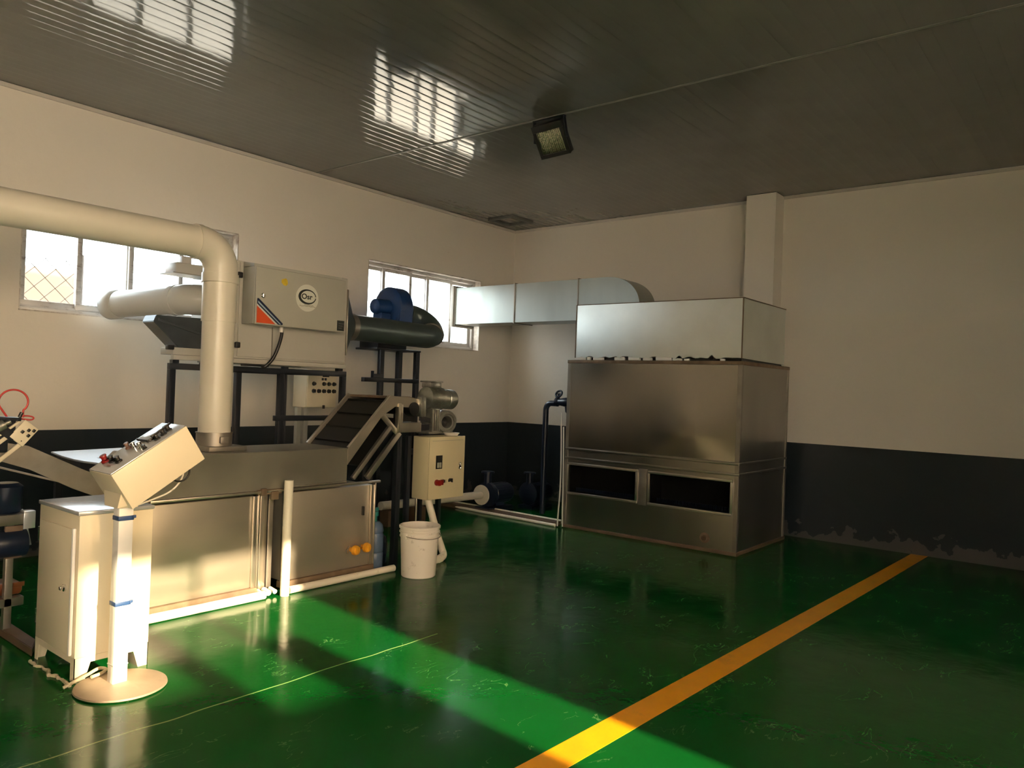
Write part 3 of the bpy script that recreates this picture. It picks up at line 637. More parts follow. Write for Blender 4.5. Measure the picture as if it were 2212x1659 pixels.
    d = Vector((0.405, 0, 0.404)).normalized(); nrm = Vector((-d.z, 0, d.x))
    bl = MB(); a0 = Vector((-4.69, -1.99, 0.955)); a1 = Vector((-4.29, -1.99, 1.355))
    bl.beam(a0, a1, TY1-TY0-0.03, 0.02, up=nrm); bl.beam((-4.285, -1.99, 1.357), (-4.0, -1.99, 1.352), TY1-TY0-0.03, 0.02)
    bl.beam(a0-nrm*0.20+d*0.05, a1-nrm*0.20, TY1-TY0-0.05, 0.02, up=nrm)
    belt = link('belt', bl, RUBBER, root)
    for k in range(4):
        q = a0+d*(0.10+0.15*k)+nrm*0.018; link('cleat', MB().beam(q+Vector((0, -0.22, 0)), q+Vector((0, 0.22, 0)), 0.008, 0.02, up=nrm), RUBBER, belt)
    # discharge head
    link('head_cover', MB().prism([(-4.27, 1.40), (-4.06, 1.40), (-3.93, 1.378), (-3.93, 1.31), (-3.965, 1.31), (-3.965, 1.36), (-4.06, 1.375), (-4.27, 1.382)], 'y', TY0+0.008, TY1-0.008), RUST, root, angle=20)
    m = MB().cyl((-4.02, TY0-0.012, 1.30), (-4.02, TY1+0.012, 1.30), 0.055, 24); link('head_roller', m, BLACK, root)
    link('head_box', MB().box(-4.165, -3.92, TY0+0.0, TY1-0.02, 1.105, 1.185, 0.004), BRUSHED, root)
    link('head_post', MB().box(-4.19, -4.165, TY0-0.012, TY0+0.035, 1.105, 1.345, 0.004).box(-4.165, -4.135, TY0-0.002, TY0+0.035, 1.185, 1.335, 0.003), STEEL_EDGE, root)
    link('head_dark_sheet', MB().box(-4.13, -3.93, TY0+0.07, TY0+0.08, 1.19, 1.30), BLACK, root, smooth=False)  # black sheet painting the shade inside the discharge head
    link('chain_guard', MB().box(-3.96, -3.90, TY0-0.03, TY0+0.03, 1.235, 1.40, 0.01), CASTING, root)
    for y in (TY0+0.05, TY1-0.05): link('leg', MB().box(-4.16, -4.11, y-0.025, y+0.025, 0, 1.104, 0.004), BLACK_STEEL, root)
    # gear motor on the discharge shaft
    gx, gy, gz = -3.62, -2.02, 1.305
    m = MB().lathe([(0, 0), (0.06, 0), (0.098, 0.02), (0.102, 0.05), (0.102, 0.20), (0.088, 0.205), (0.084, 0.30), (0, 0.30)], (gx-0.06, gy, gz+0.085), (1, 0, -0.04), 32)
    for k in range(18):
        a = 2*math.pi*k/18; m.beam((gx-0.02, gy+math.cos(a)*0.101, gz+0.085+math.sin(a)*0.101), (gx+0.14, gy+math.cos(a)*0.101, gz+0.08+math.sin(a)*0.101), 0.006, 0.008, up=(0, math.cos(a), math.sin(a)))
    mot = link('gear_motor', m, CASTING, root)
    link('fan_cover', MB().lathe([(0.086, 0), (0.090, 0.005), (0.090, 0.085), (0.080, 0.10), (0.03, 0.102), (0, 0.102)], (gx+0.205, gy, gz+0.075), (1, 0, -0.04), 32), CASTING, mot)
    link('terminal_box', MB().box(gx-0.035, gx+0.10, gy-0.06, gy+0.06, gz+0.175, gz+0.222, 0.008).box(gx-0.045, gx+0.11, gy-0.07, gy+0.07, gz+0.222, gz+0.235, 0.004), CASTING, mot)
    m = MB().box(gx-0.02, gx+0.085, gy-0.075, gy+0.08, 1.085, gz-0.005, 0.012)
    for x in (gx+0.005, gx+0.03, gx+0.055): m.box(x-0.004, x+0.004, gy-0.09, gy-0.07, 1.10, gz-0.02, 0.002)
    m.box(gx-0.05, gx+0.26, gy-0.07, gy+0.09, 1.070, 1.090, 0.005)
    link('gearbox', m, CASTING, mot)
    ring = MB().lathe([(0.105, 0), (0.105, 0.10), (0.092, 0.115), (0.075, 0.115), (0.070, 0.105), (0.055, 0.105), (0.050, 0.02), (0, 0.02)], (gx+0.185, gy+0.02, 1.175), (-0.25, -1, 0), 36)
    link('hollow_shaft', ring, CASTING, mot)
    link('shaft_bore', MB().lathe([(0, 0.03), (0.049, 0.03), (0.049, 0.034), (0, 0.034)], (gx+0.185, gy+0.02, 1.175), (-0.25, -1, 0), 28), BLACK, mot)
    m = MB().beam((-3.93, gy, 1.13), (gx-0.02, gy, 1.13), 0.09, 0.05); m.cyl((-4.0, gy+0.03, 1.28), (gx-0.02, gy+0.03, 1.28), 0.028, 16); m.beam((-3.92, TY0+0.02, 1.22), (gx-0.03, gy-0.05, 1.19), 0.02, 0.04)
    link('motor_bracket', m, BLACK_STEEL, root)
    for x in (-3.66, -3.42): link('motor_leg', MB().box(x-0.02, x+0.02, gy+0.01, gy+0.05, 0, 1.07, 0.003), BLACK_STEEL, root)
    # drain valves on the right panel
    for i, x in enumerate((-4.615, -4.505)):
        m = MB().lathe([(0, 0), (0.020, 0), (0.020, 0.012), (0.012, 0.02), (0.012, 0.035), (0.038, 0.036), (0.04, 0.046), (0.034, 0.066), (0.02, 0.072), (0, 0.072)], (x, TY0+0.011, 0.215+0.006*i), (0.1, -1, 0), 10)
        m.box(x-0.012, x+0.012, TY0-0.075, TY0-0.055, 0.20, 0.25, 0.006)
        link('valve_knob', m, YELLOW, root, label='yellow valve knob')
    link('valve_fitting', MB().tube([(-4.67, TY0-0.012, 0.20), (-4.685, TY0-0.02, 0.225), (-4.66, TY0-0.018, 0.25)], 0.008, 10).beam((-4.60, TY0-0.012, 0.218), (-4.52, TY0-0.012, 0.222), 0.014, 0.014), CHROME, root)
    link('latch', MB().box(-4.528, -4.512, TY0-0.012, TY0+0.011, 0.47, 0.54, 0.004), BLACK, root)
tank()
o = tag(link('floor_pipe', MB().tube([(-6.24, -2.315, 0.030), (-5.42, -2.318, 0.030)], 0.028, 18), WHITE_PIPE), 'white pipe on the floor along the left half of the washing tank', 'pipe', 'white pipes along the tank')
tag(link('floor_pipe', MB().tube([(-5.225, -2.32, 0.028), (-4.235, -2.315, 0.026)], 0.026, 18), WHITE_PIPE), 'white pipe on the floor along the right half of the tank towards the bucket', 'pipe', 'white pipes along the tank')
tag(link('drain_pipe', MB().tube([(-5.27, -2.335, 0.0), (-5.255, -2.318, 0.80)], 0.031, 20), WHITE_PIPE), 'upright cream pipe standing against the middle of the washing tank', 'pipe')

# ================================================================== EXHAUST PIPES
def exhaust():
    x, y, r = -5.632, -1.97, 0.107
    root = thing('exhaust_pipe', 'large cream plastic exhaust pipe bending down into the washing tank', 'pipe', (x, y, 1.04))
    link('vertical_run', MB().tube([(x, y, 1.04), (x, y, 1.90)], r, 44), PVC, root)
    link('coupling', MB().lathe([(r, 1.885), (r+0.007, 1.885), (r+0.007, 2.15), (r+0.014, 2.152), (r+0.014, 2.215), (r+0.006, 2.217), (r+0.006, 2.24), (r, 2.24)], (x, y, 0), (0, 0, 1), 44, closed=True), PVC, root)
    bend = arc((x-0.17, y, 2.24), 0.17, 0, 90, 14, (1, 0, 0), (0, 0, 1))
    link('elbow', MB().tube([Vector((x, y, 2.2))]+bend, r+0.007, 44), PVC, root)
    link('elbow_socket', MB().tube([bend[-1]+Vector((0.01, 0, 0)), bend[-1]+Vector((-0.025, 0, 0))], r+0.011, 44), PVC, root)
    link('horizontal_run', MB().tube([(x-0.19, y, 2.41), (XW+0.001, y, 2.41)], r, 44), PVC, root)
exhaust()
def branch():
    a, b_ = Vector((-5.34, -0.86, 2.118)), Vector((-5.565, -0.16, 2.085)); d = (b_-a).normalized(); r = 0.112
    root = thing('branch_pipe', 'short grey plastic pipe sloping past the window behind the cream exhaust pipe', 'pipe', (-5.45, -0.5, 1.98))
    link('pipe', MB().tube([a, b_], r, 40), PVC_GREY, root)
    link('end_socket', MB().tube([b_-d*0.09, b_-d*0.07, b_+d*0.02, b_+d*0.035], r, 40, radii=[r+0.003, r+0.014, r+0.014, r+0.006]), PVC_GREY, root)
    bend = arc(a+Vector((0.17, -0.03, 0)), 0.17, 180, 255, 10, (1, 0, 0), (0, 1, 0))
    link('elbow', MB().tube([a+d*0.02, a-d*0.005, bend[2], bend[4], bend[6], bend[8], bend[10], (-5.15, -1.03, 2.11), (-5.075, -1.03, 2.11)], r+0.010, 40), PVC_GREY, root)
    link('socket_ring', MB().tube([a+d*0.005, a+d*0.05], r+0.014, 40), PVC_GREY, root)
branch()

# ================================================================== HEATER UNIT ON ITS STAND
def text_mesh(body, size, m, origin, parent, name, ux=(1, 0, 0), uy=(0, 0, 1), depth=0.0006, bold=0.0, align='CENTER', sx=1.0):
    """Solid lettering from the built-in font, laid on the plane (ux, uy)."""
    cu = bpy.data.curves.new('lettering', 'FONT'); cu.body = body; cu.size = size; cu.extrude = depth; cu.align_x = align; cu.align_y = 'CENTER'; cu.offset = bold
    tmp = bpy.data.objects.new('lettering', cu); COL.objects.link(tmp)
    dg = bpy.context.evaluated_depsgraph_get(); me = bpy.data.meshes.new_from_object(tmp.evaluated_get(dg))
    bpy.data.objects.remove(tmp); bpy.data.curves.remove(cu)
    x, y = Vector(ux).normalized()*sx, Vector(uy).normalized(); z = x.cross(y).normalized(); mt = Matrix((x, y, z)).transposed().to_4x4(); mt.translation = Vector(origin)
    b = MB(); b.bm.from_mesh(me); bpy.data.meshes.remove(me); bmesh.ops.transform(b.bm, matrix=mt, verts=b.bm.verts)
    return link(name, b, m, parent, smooth=False)
def heater():
    root = thing('heater_unit', 'grey heater cabinet with round logo sticker and red stripe on a black stand', 'heater', (-4.5, -0.9, 1.60))
    X0, X1, Y0, Y1, z0, z1 = -5.07, -3.91, -1.20, -0.55, 1.665, 2.462
    bod = link('cabinet', MB().box(X0, X1, Y0, Y1, z0, z1, 0.006), PALE_BOX, root)
    link('door_panel', MB().box(X0+0.05, X1-0.012, Y0-0.012, Y0-0.001, z0+0.015, z1-0.012, 0.004), PALE_BOX, root)
    for z in (2.342, 1.772): link('hinge', MB().box(-5.05, -5.005, Y0-0.035, Y0-0.012, z-0.024, z+0.024, 0.008), BLACK, root)
    link('base_rail', MB().box(-5.55, -3.90, Y0-0.008, Y0+0.04, 1.625, 1.664, 0.004), PALE_BOX, root); link('base_rail', MB().box(-5.0, -3.95, Y1-0.04, Y1, 1.625, 1.664, 0.004), PALE_BOX, root); link('shelf_panel', MB().box(-5.55, -5.075, Y0+0.005, Y0+0.20, 1.665, 1.72, 0.004), PALE_BOX, root)
    for x, y in ((-5.55, Y0), (-3.98, Y0), (-4.98, Y1-0.05), (-4.15, Y1-0.05)): link('foot', MB().box(x, x+0.05, y, y+0.05, 1.60, 1.625), BLACK_STEEL, root)
    link('vent_grille', MB().box(-4.98, -4.72, Y0-0.012, Y0-0.002, 1.604, 1.622, 0.003), BLACK, root)
    # electrical enclosure on the front
    EX0, EX1, EY, ez0, ez1 = -4.995, -4.092, -1.40, 1.948, 2.405
    enc = link('electrical_enclosure', MB().box(EX0, EX1, EY+0.02, Y0-0.013, ez0, ez1+0.004, 0.004), GREY_BOX, root)
    link('enclosure_door', MB().box(EX0+0.003, EX1+0.002, EY, EY+0.019, ez0-0.004, ez1, 0.004), GREY_BOX, enc)
    link('rain_hood', MB().prism([(EY+0.03, ez1+0.006), (EY+0.03, ez1+0.028), (Y0-0.014, ez1+0.05), (Y0-0.014, ez1+0.006)], 'x', EX0, EX1-0.02), GREY_BOX, enc, smooth=False)
    F = EY-0.001
    link('lock', MB().lathe([(0, 0), (0.02, 0), (0.02, 0.006), (0.013, 0.012), (0, 0.012)], (-4.925, F, 2.178), (0, -1, 0), 20).box(-4.928, -4.922, F-0.018, F-0.012, 2.165, 2.191), CHROME, enc)
    # round maker's sticker
    c = Vector((-4.498, F, 2.205)); st = MB().lathe([(0, 0), (0.115, 0), (0.115, 0.0012), (0, 0.0012)], c, (0, -1, 0), 48)
    st = link('logo_sticker', st, STICKER, enc, label='white round sticker with a black oval emblem')
    F2 = F-0.0016
    t = bmesh.new(); n = 64; ring = []
    for i in range(n+1):   # oval ring, thick at upper left, tapering to an open end at the right
        a = R(5 + 351*i/n); wd = 0.008+0.017*(0.5-0.5*math.cos(a-0.2))
        co, si = math.cos(a), math.sin(a)
        o_ = Vector((c.x+0.090*co, F2, c.z+0.010+0.064*si)); i_ = Vector((c.x+(0.090-wd)*co, F2, c.z+0.010+(0.064-wd*0.85)*si))
        ring.append((t.verts.new(o_), t.verts.new(i_)))
    for A, B in zip(ring, ring[1:]): t.faces.new((A[0], A[1], B[1], B[0]))
    mb = MB(); mb._add(t); bmesh.ops.solidify(mb.bm, geom=mb.bm.faces[:], thickness=0.0006)
    link('emblem', mb, INK, enc, smooth=False)
    text_mesh('Osr', 0.062, INK, (c.x-0.004, F2, c.z+0.010), enc, 'emblem_lettering', bold=0.0016, sx=1.1)
    mb = MB()
    for dz, x0, x1 in ((-0.060, -0.03, 0.06), (-0.070, -0.075, 0.075)):
        k = x0
        while k < x1: mb.box(c.x+k, c.x+k+0.012, F2-0.0005, F2+0.0003, c.z+dz-0.003+0.002*math.sin(k*140), c.z+dz+0.003+0.002*math.sin(k*140)); k += 0.0135
    link('emblem_caption', mb, INK_SOFT, enc, smooth=False)
    # red corner triangle with a navy and pale-blue stripe
    def flat(poly, m, nm, d): return link(nm, MB().prism(poly, 'y', F-d, F), m, enc, smooth=False)
    zb, zt_ = 1.955, 2.140
    flat([(-4.976, zb), (-4.976, 2.092), (-4.80, zb)], ORANGE_RED, 'red_triangle', 0.0008)
    flat([(-4.976, 2.092), (-4.976, 2.108), (-4.776, zb-0.001), (-4.80, zb)], STICKER, 'white_stripe', 0.0008)
    flat([(-4.976, 2.108), (-4.976, 2.150), (-4.962, 2.152), (-4.728, zb+0.01), (-4.735, zb-0.002), (-4.776, zb-0.001)], NAVY, 'navy_stripe', 0.0008)
    flat([(-4.967, 2.116), (-4.967, 2.132), (-4.748, zb+0.004), (-4.758, zb+0.002)], LIGHT_BLUE, 'pale_stripe', 0.0014)
    mb = MB().prism([(-4.755, 2.33), (-4.715, 2.345), (-4.70, 2.33), (-4.695, 2.30), (-4.71, 2.282), (-4.735, 2.285), (-4.757, 2.305)], 'y', F-0.0008, F)
    link('warning_sticker', mb, STICKER_Y, enc, smooth=False)
    link('name_plate', MB().box(EX1-0.082, EX1-0.004, F-0.002, F, 1.955, 2.045, 0.001), INK, enc)
    mb = MB()
    for r_ in range(3): mb.box(EX1-0.065, EX1-0.03+0.01*r_, F-0.0027, F-0.0019, 1.975+0.02*r_, 1.982+0.02*r_)
    link('plate_marks', mb, mat('plate_print', (0.10, 0.10, 0.10), 0.5), enc, smooth=False)
    link('door_seam', MB().box(-4.705, -4.695, Y0-0.0145, Y0-0.0121, z0+0.015, ez0-0.006), BRUSHED, root, smooth=False)
    link('cable', MB().tube(spline([(-4.672, -1.30, 1.946), (-4.668, -1.30, 1.88), (-4.682, -1.28, 1.78), (-4.715, -1.26, 1.68), (-4.765, -1.235, 1.612), (-4.79, -1.21, 1.603)]), 0.014, 14), BLACK, root)
    link('cable_gland', MB().cyl((-4.672, -1.30, 1.90), (-4.672, -1.30, 1.946), 0.017, 16), WHITE, root)
    # inlet hopper on the left side
    A = [(-5.075, Y0+0.01, 1.74), (-5.075, Y1-0.01, 1.74), (-5.075, Y1-0.01, 1.97), (-5.075, Y0+0.01, 1.97)]
    m = MB().prism([(-5.50, 1.722), (-5.70, 1.905), (-5.68, 1.955), (-5.075, 1.965), (-5.075, 1.722)], 'y', Y0+0.02, Y0+0.20, 0.004)
    hop = link('inlet_hopper', m, HOPPER, root, smooth=False)
    link('hopper_ridge', MB().beam((-5.67, Y0+0.012, 1.925), (-5.09, Y0+0.012, 1.775), 0.012, 0.022, bev=0.003), HOPPER, hop)
    link('hopper_stop', MB().box(-5.60, -5.55, Y0-0.02, Y0+0.03, 1.70, 1.735, 0.006), BLACK, hop)
    # damper actuator left of the cabinet top
    link('damper_shelf', MB().box(-5.47, -5.08, Y0+0.20, Y0+0.42, 2.315, 2.323), PALE_BOX, root, smooth=False)
    link('damper_box', MB().box(-5.44, -5.20, Y0+0.22, Y0+0.40, 2.324, 2.405, 0.006).box(-5.20, -5.08, Y0+0.25, Y0+0.37, 2.335, 2.395, 0.004).box(-5.36, -5.28, Y0+0.28, Y0+0.34, 2.405, 2.47, 0.004), WHITE_PAINT, root)
heater()
def stand():
    root = thing('heater_stand', 'black square tube stand carrying the grey heater cabinet', 'stand', (-4.73, -0.88, 0))
    X0, X1, Y0, Y1, z = -5.57, -3.885, -1.20, -0.55, 1.575; t = 0.048
    m = MB().box(X0, X1, Y0, Y0+t, z-t/2, z+t/2, 0.003).box(-4.96, -4.10, Y1-t, Y1, z-t/2, z+t/2, 0.003)
    for x in (-4.90, -4.15): m.box(x, x+t, Y0+t, Y1-t, z-t/2, z+t/2, 0.003)
    link('top_frame', m, BLACK_STEEL, root)
    for x, y in ((X0, Y0), (-5.01, Y0), (-4.60, Y0), (X1-t, Y0), (-4.955, Y1-t), (-4.155, Y1-t)):
        link('leg', MB().box(x, x+t, y, y+t, 0, z-t/2, 0.003), BLACK_STEEL, root)
    link('cross_rail', MB().box(-4.66, X1, Y0-0.05, Y0-0.003, 1.15, 1.195, 0.003), BLACK_STEEL, root)
stand()
def panel_box():
    root = thing('button_box', 'small cream control box with two rows of buttons behind the black stand', 'control box', (-3.63, -0.40, 0))
    x0, x1, y0, y1 = -3.815, -3.452, -0.50, -0.28
    bx = link('enclosure', MB().box(x0, x1, y0, y1, 1.235, 1.62, 0.006), CREAM, root)
    link('panel_door', MB().box(x0+0.005, x1-0.005, y0-0.014, y0-0.001, 1.24, 1.615, 0.004), CREAM, root)
    F = y0-0.0145
    for i in range(5):
        for k, z in enumerate((1.475, 1.402)):
            if k == 0 and i == 1: continue
            m = MB().lathe([(0, 0), (0.021, 0), (0.021, 0.006), (0.015, 0.012), (0.015, 0.026), (0, 0.026)], (x0+0.075+i*0.062, F, z), (0, -1, 0), 14)
            if k == 1: m.box(x0+0.07+i*0.062, x0+0.08+i*0.062, F-0.034, F-0.026, z-0.017, z+0.017)
            link('button', m, BLACK, root)
    for dx, z in ((0.18, 1.56), (0.17, 1.524), (0.205, 1.524)): link('display', MB().box(x0+dx, x0+dx+(0.08 if z > 1.55 else 0.026), F-0.005, F, z-0.014, z+0.02 if z > 1.55 else z+0.012, 0.002), BLACK, root)
    link('lock', MB().box(x0+0.19, x0+0.215, F-0.012, F, 1.225, 1.26, 0.003), BLACK, root)
    for x in (-3.835, -3.755): link('conduit', MB().box(x-0.026, x+0.026, -0.43, -0.38, 0, 1.234, 0.004), GREY_BOX if x < -3.8 else PALE_BOX, root)
panel_box()

# ================================================================== FAN DUCT AND BLOWER
def fan_duct():
    root = thing('fan_duct', 'round dark metal duct with a square cone bending up into the blue blower', 'duct', (-3.2, -0.9, 1.93))
    yc, zc, r = -0.90, 2.045, 0.128
    A = [(-3.905, -1.195, 1.76), (-3.905, -0.61, 1.76), (-3.905, -0.61, 2.345), (-3.905, -1.195, 2.345)]
    n = 32; sq = []
    for i in range(n):
        a = 2*math.pi*i/n+math.pi/4*0; c_, s_ = math.cos(a), math.sin(a); k = 1/max(abs(c_), abs(s_)); sq.append(Vector((-3.905, -0.905+0.29*c_*k, 2.05+0.292*s_*k)))
    rd = [Vector((-3.665, yc+r*math.cos(2*math.pi*i/n), zc+r*math.sin(2*math.pi*i/n))) for i in range(n)]
    link('square_cone', MB().frustum(sq, rd), GREEN_GREY, root, angle=20)
    link('cone_flange', MB().box(-3.909, -3.895, -1.205, -0.60, 1.75, 2.36, 0.002), STEEL_EDGE, root)
    link('straight_run', MB().tube([(-3.67, yc, zc), (-2.60, yc, zc-0.015)], r, 36), GREEN_GREY, root)
    link('collar', MB().tube([(-3.66, yc, zc), (-3.60, yc, zc-0.001)], r+0.006, 36), BRUSHED, root)
    vv = Vector((0, 0.75, 0.66)).normalized(); c = Vector((-2.58, yc, zc-0.015))+vv*0.20; bend = arc(c, 0.20, -90, 88, 20, (1, 0, 0), vv)
    link('return_bend', MB().tube([Vector((-2.61, yc, zc-0.015))]+bend, r, 36, radii=[r]+[r-0.030*i/20 for i in range(21)]), GREEN_GREY, root)
    link('bend_seam', MB().tube([bend[4]+(bend[5]-bend[4])*0.2, bend[4]+(bend[5]-bend[4])*0.9], r+0.006, 36), BRUSHED, root)
fan_duct()
def blower():
    x, y, z, r = -2.81, -0.545, 2.335, 0.222
    root = thing('blower', 'blue centrifugal blower standing in front of the right window', 'blower', (x, y, 1.881))
    m = MB().lathe([(0, 0), (r*0.55, 0), (r*0.9, 0.012), (r, 0.035), (r, 0.20), (r*0.88, 0.23), (r*0.5, 0.235), (0, 0.235)], (x-0.05, y, z), (1, 0, 0), 44)
    m.prism([(y-r*0.99, z), (y+r*0.99, z), (y+r*0.86, z-0.29), (y-r*0.86, z-0.29)], 'x', x-0.035, x+0.17, 0.01)
    m.tube([(x+0.18, y, z-0.03), (x+0.222, y, z-0.03)], 0.135, 30)
    link('scroll', m, BLUE, root)
    m = MB().lathe([(0, 0), (0.05, 0), (0.078, 0.02), (0.085, 0.05), (0.085, 0.20), (0, 0.20)], (x-0.25, y-0.03, z-0.01), (1, 0, 0), 28); m.box(x-0.2, x-0.06, y-0.11, y+0.03, z-0.29, z-0.08, 0.01)
    link('motor', m, BLUE, root)
    link('bracket', MB().box(x+0.10, x+0.18, y-0.06, y+0.12, z-0.31, z-0.22, 0.008), BLACK_STEEL, root)
    link('base_plate', MB().box(x-0.24, x+0.17, y-0.12, y+0.18, 1.881, 2.045, 0.004), BLACK_STEEL, root)
blower()
def blower_stand():
    root = thing('blower_stand', 'black steel stand of upright posts under the round duct and blower', 'stand', (-2.85, -0.6, 0))
    for x in (-3.01, -2.75, -2.49):
        link('leg', MB().box(x-0.027, x+0.027, -0.70, -0.65, 0, 1.859, 0.003), BLACK_STEEL, root)
    for x in (-2.79, -2.53): link('leg', MB().box(x-0.025, x+0.025, -0.45, -0.40, 0, 1.859, 0.003), BLACK_STEEL, root)
    link('cross_rail', MB().box(-3.30, -2.52, -0.76, -0.71, 1.515, 1.56, 0.003).box(-3.18, -3.04, -0.76, -0.72, 1.56, 1.60).box(-3.18, -3.172, -0.76, -0.72, 1.60, 1.63), BLACK_STEEL, root)
    link('deck', MB().box(-3.10, -2.46, -0.71, -0.36, 1.860, 1.880, 0.003), BLACK_STEEL, root)
blower_stand()

# ================================================================== CONTROL BOX, BUCKET, JUGS
def control_box():
    root = thing('control_box', 'yellowish control box with a small meter window and red buttons above the bucket', 'control box', (-3.64, -2.2, 0))
    x0, x1, y0, y1, z0, z1 = -3.862, -3.430, -2.30, -2.10, 0.53, 1.062
    link('enclosure', MB().box(x0, x1, y0+0.016, y1, z0, z1, 0.004), CREAM_BOX, root)
    dr = link('door', MB().box(x0+0.002, x1+0.006, y0, y0+0.015, z0+0.002, z1+0.002, 0.003), CREAM_BOX, root)
    F = y0-0.0005
    link('door_groove', MB().box(x0+0.03, x1-0.02, F-0.0008, F+0.0002, z1-0.034, z1-0.030), INK_SOFT, dr, smooth=False)
    link('meter_frame', MB().box(x0+0.078, x0+0.155, F-0.003, F, 0.79, 0.905, 0.001), BLACK, dr)
    link('breaker_switches', MB().box(x0+0.090, x0+0.113, F-0.008, F-0.003, 0.80, 0.845, 0.002).box(x0+0.118, x0+0.141, F-0.008, F-0.003, 0.80, 0.845, 0.002), GREY_BOX, dr)
    link('lock', MB().box(x1-0.075, x1-0.042, F-0.006, F, 0.775, 0.835, 0.01).cyl((x1-0.058, F-0.006, 0.80), (x1-0.058, F-0.014, 0.80), 0.010, 14), CHROME, dr)
    z = 0.675
    link('red_button', MB().lathe([(0, 0), (0.026, 0), (0.026, 0.008), (0.018, 0.012), (0.018, 0.03), (0.026, 0.032), (0.024, 0.044), (0, 0.046)], (x0+0.094, F, z), (0, -1, 0), 20), RED, dr, label='red mushroom button')
    link('red_button', MB().box(x0+0.138, x0+0.153, F-0.03, F, z-0.022, z+0.022, 0.004), RED, dr, label='red rocker switch')
    link('selector_switch', MB().lathe([(0, 0), (0.016, 0), (0.016, 0.02), (0, 0.02)], (x0+0.164, F, z+0.008), (0, -1, 0), 14), BLACK, dr)
    link('indicator', MB().box(x0+0.205, x0+0.209, F-0.004, F, z-0.012, z+0.02), BRUSHED, dr)
    link('selector_switch', MB().lathe([(0, 0), (0.014, 0), (0.014, 0.012), (0, 0.012)], (x0+0.256, F, z+0.012), (0, -1, 0), 14).box(x0+0.236, x0+0.246, F-0.014, F, z-0.004, z+0.018, 0.003).box(x0+0.262, x0+0.272, F-0.026, F-0.01, z-0.008, z+0.026, 0.003), BLACK, dr)
    for x in (x0+0.03, x0+0.20): link('stand_leg', MB().cyl((x, y1-0.03, 0), (x, y1-0.03, z0), 0.010, 12), CHROME, root)
    link('stand_leg', MB().box(x0-0.07, x0-0.03, y1-0.01, y1+0.03, 0, z1+0.0, 0.003).box(x0-0.03, x0+0.05, y1+0.001, y1+0.02, 0.9, 0.95), BLACK_STEEL, root)
    cp = spline([(-3.80, -2.235, 0.529), (-3.775, -2.245, 0.45), (-3.70, -2.265, 0.22), (-3.655, -2.28, 0.10), (-3.66, -2.31, 0.045), (-3.74, -2.345, 0.032), (-3.87, -2.37, 0.031)], 12)
    link('conduit', MB().tube(cp, 0.031, 20), WHITE_PIPE, root)
    ring = MB(); 
    for i in (58, 62): ring.tube([cp[i], cp[i]+(cp[i+1]-cp[i])*0.6], 0.034, 20)
    link('conduit_joint', ring, WHITE_PIPE, root)
control_box()
tag(link('plastic_dish', MB().lathe([(0, 0), (0.055, 0), (0.07, 0.02), (0.073, 0.02), (0.073, 0.024), (0, 0.022)], (-3.50, -2.20, 1.064), (0, 0, 1), 32), WHITE), 'small white plastic dish lying on top of the yellowish control box', 'dish')
def bucket():
    x, y = -4.185, -2.545
    root = thing('bucket', 'white plastic bucket standing on the green floor below the control box', 'bucket', (x, y, 0))
    o = [(0, 0), (0.128, 0), (0.134, 0.006), (0.150, 0.31), (0.157, 0.312), (0.157, 0.322), (0.152, 0.325), (0.152, 0.342), (0.160, 0.345), (0.160, 0.355), (0.153, 0.358), (0.154, 0.376), (0.162, 0.379), (0.163, 0.395), (0.158, 0.399), (0.153, 0.397), (0.151, 0.38), (0.145, 0.31), (0.130, 0.012), (0, 0.010)]
    link('pail', MB().lathe(o, (x, y, 0), (0, 0, 1), 56), WHITE, root, angle=30)
    for s in (1, -1): link('handle_lug', MB().box(x+s*0.156-0.012, x+s*0.156+0.012, y-0.02, y+0.02, 0.305, 0.35, 0.004), WHITE, root)
    a = [Vector((x+0.165*math.cos(R(t_)), y-0.165*math.sin(R(t_)), 0.33-0.02*math.sin(R(t_)))) for t_ in range(0, 181, 12)]
    link('wire_handle', MB().tube(a, 0.003, 8), BRUSHED, root)
bucket()
def jug(x, y, s, lab, full):
    root = thing('water_jug', lab, 'jug', (x, y, 0))
    o = [(0, 0), (0.075*s, 0), (0.082*s, 0.01), (0.082*s, 0.12), (0.077*s, 0.13), (0.082*s, 0.14), (0.082*s, 0.27), (0.076*s, 0.285), (0.082*s, 0.30), (0.070*s, 0.35*1), (0.045*s, 0.375), (0, 0.375)]
    link('bottle', MB().lathe([(r, h*s) for r, h in o], (x, y, 0), (0, 0, 1), 32), JUG if full else DARK_BLUE, root)
    if full:
        m = MB().cyl((x, y, 0.3755), (x, y, 0.42), 0.022, 18); m.cyl((x, y, 0.42), (x, y, 0.455), 0.034, 14); m.beam((x-0.03, y, 0.47), (x+0.03, y-0.01, 0.475), 0.02, 0.025); link('valve_cap', m, TEAL, root)
    else: link('cap', MB().cyl((x, y, 0.374*s), (x, y, 0.40*s), 0.03*s, 18), BLUE, root)
jug(-4.27, -2.10, 1.0, 'grey blue jug with a teal valve beside the right end of the tank', True)
jug(-4.12, -2.02, 0.62, 'small dark blue jug standing behind the teal capped jug', False)

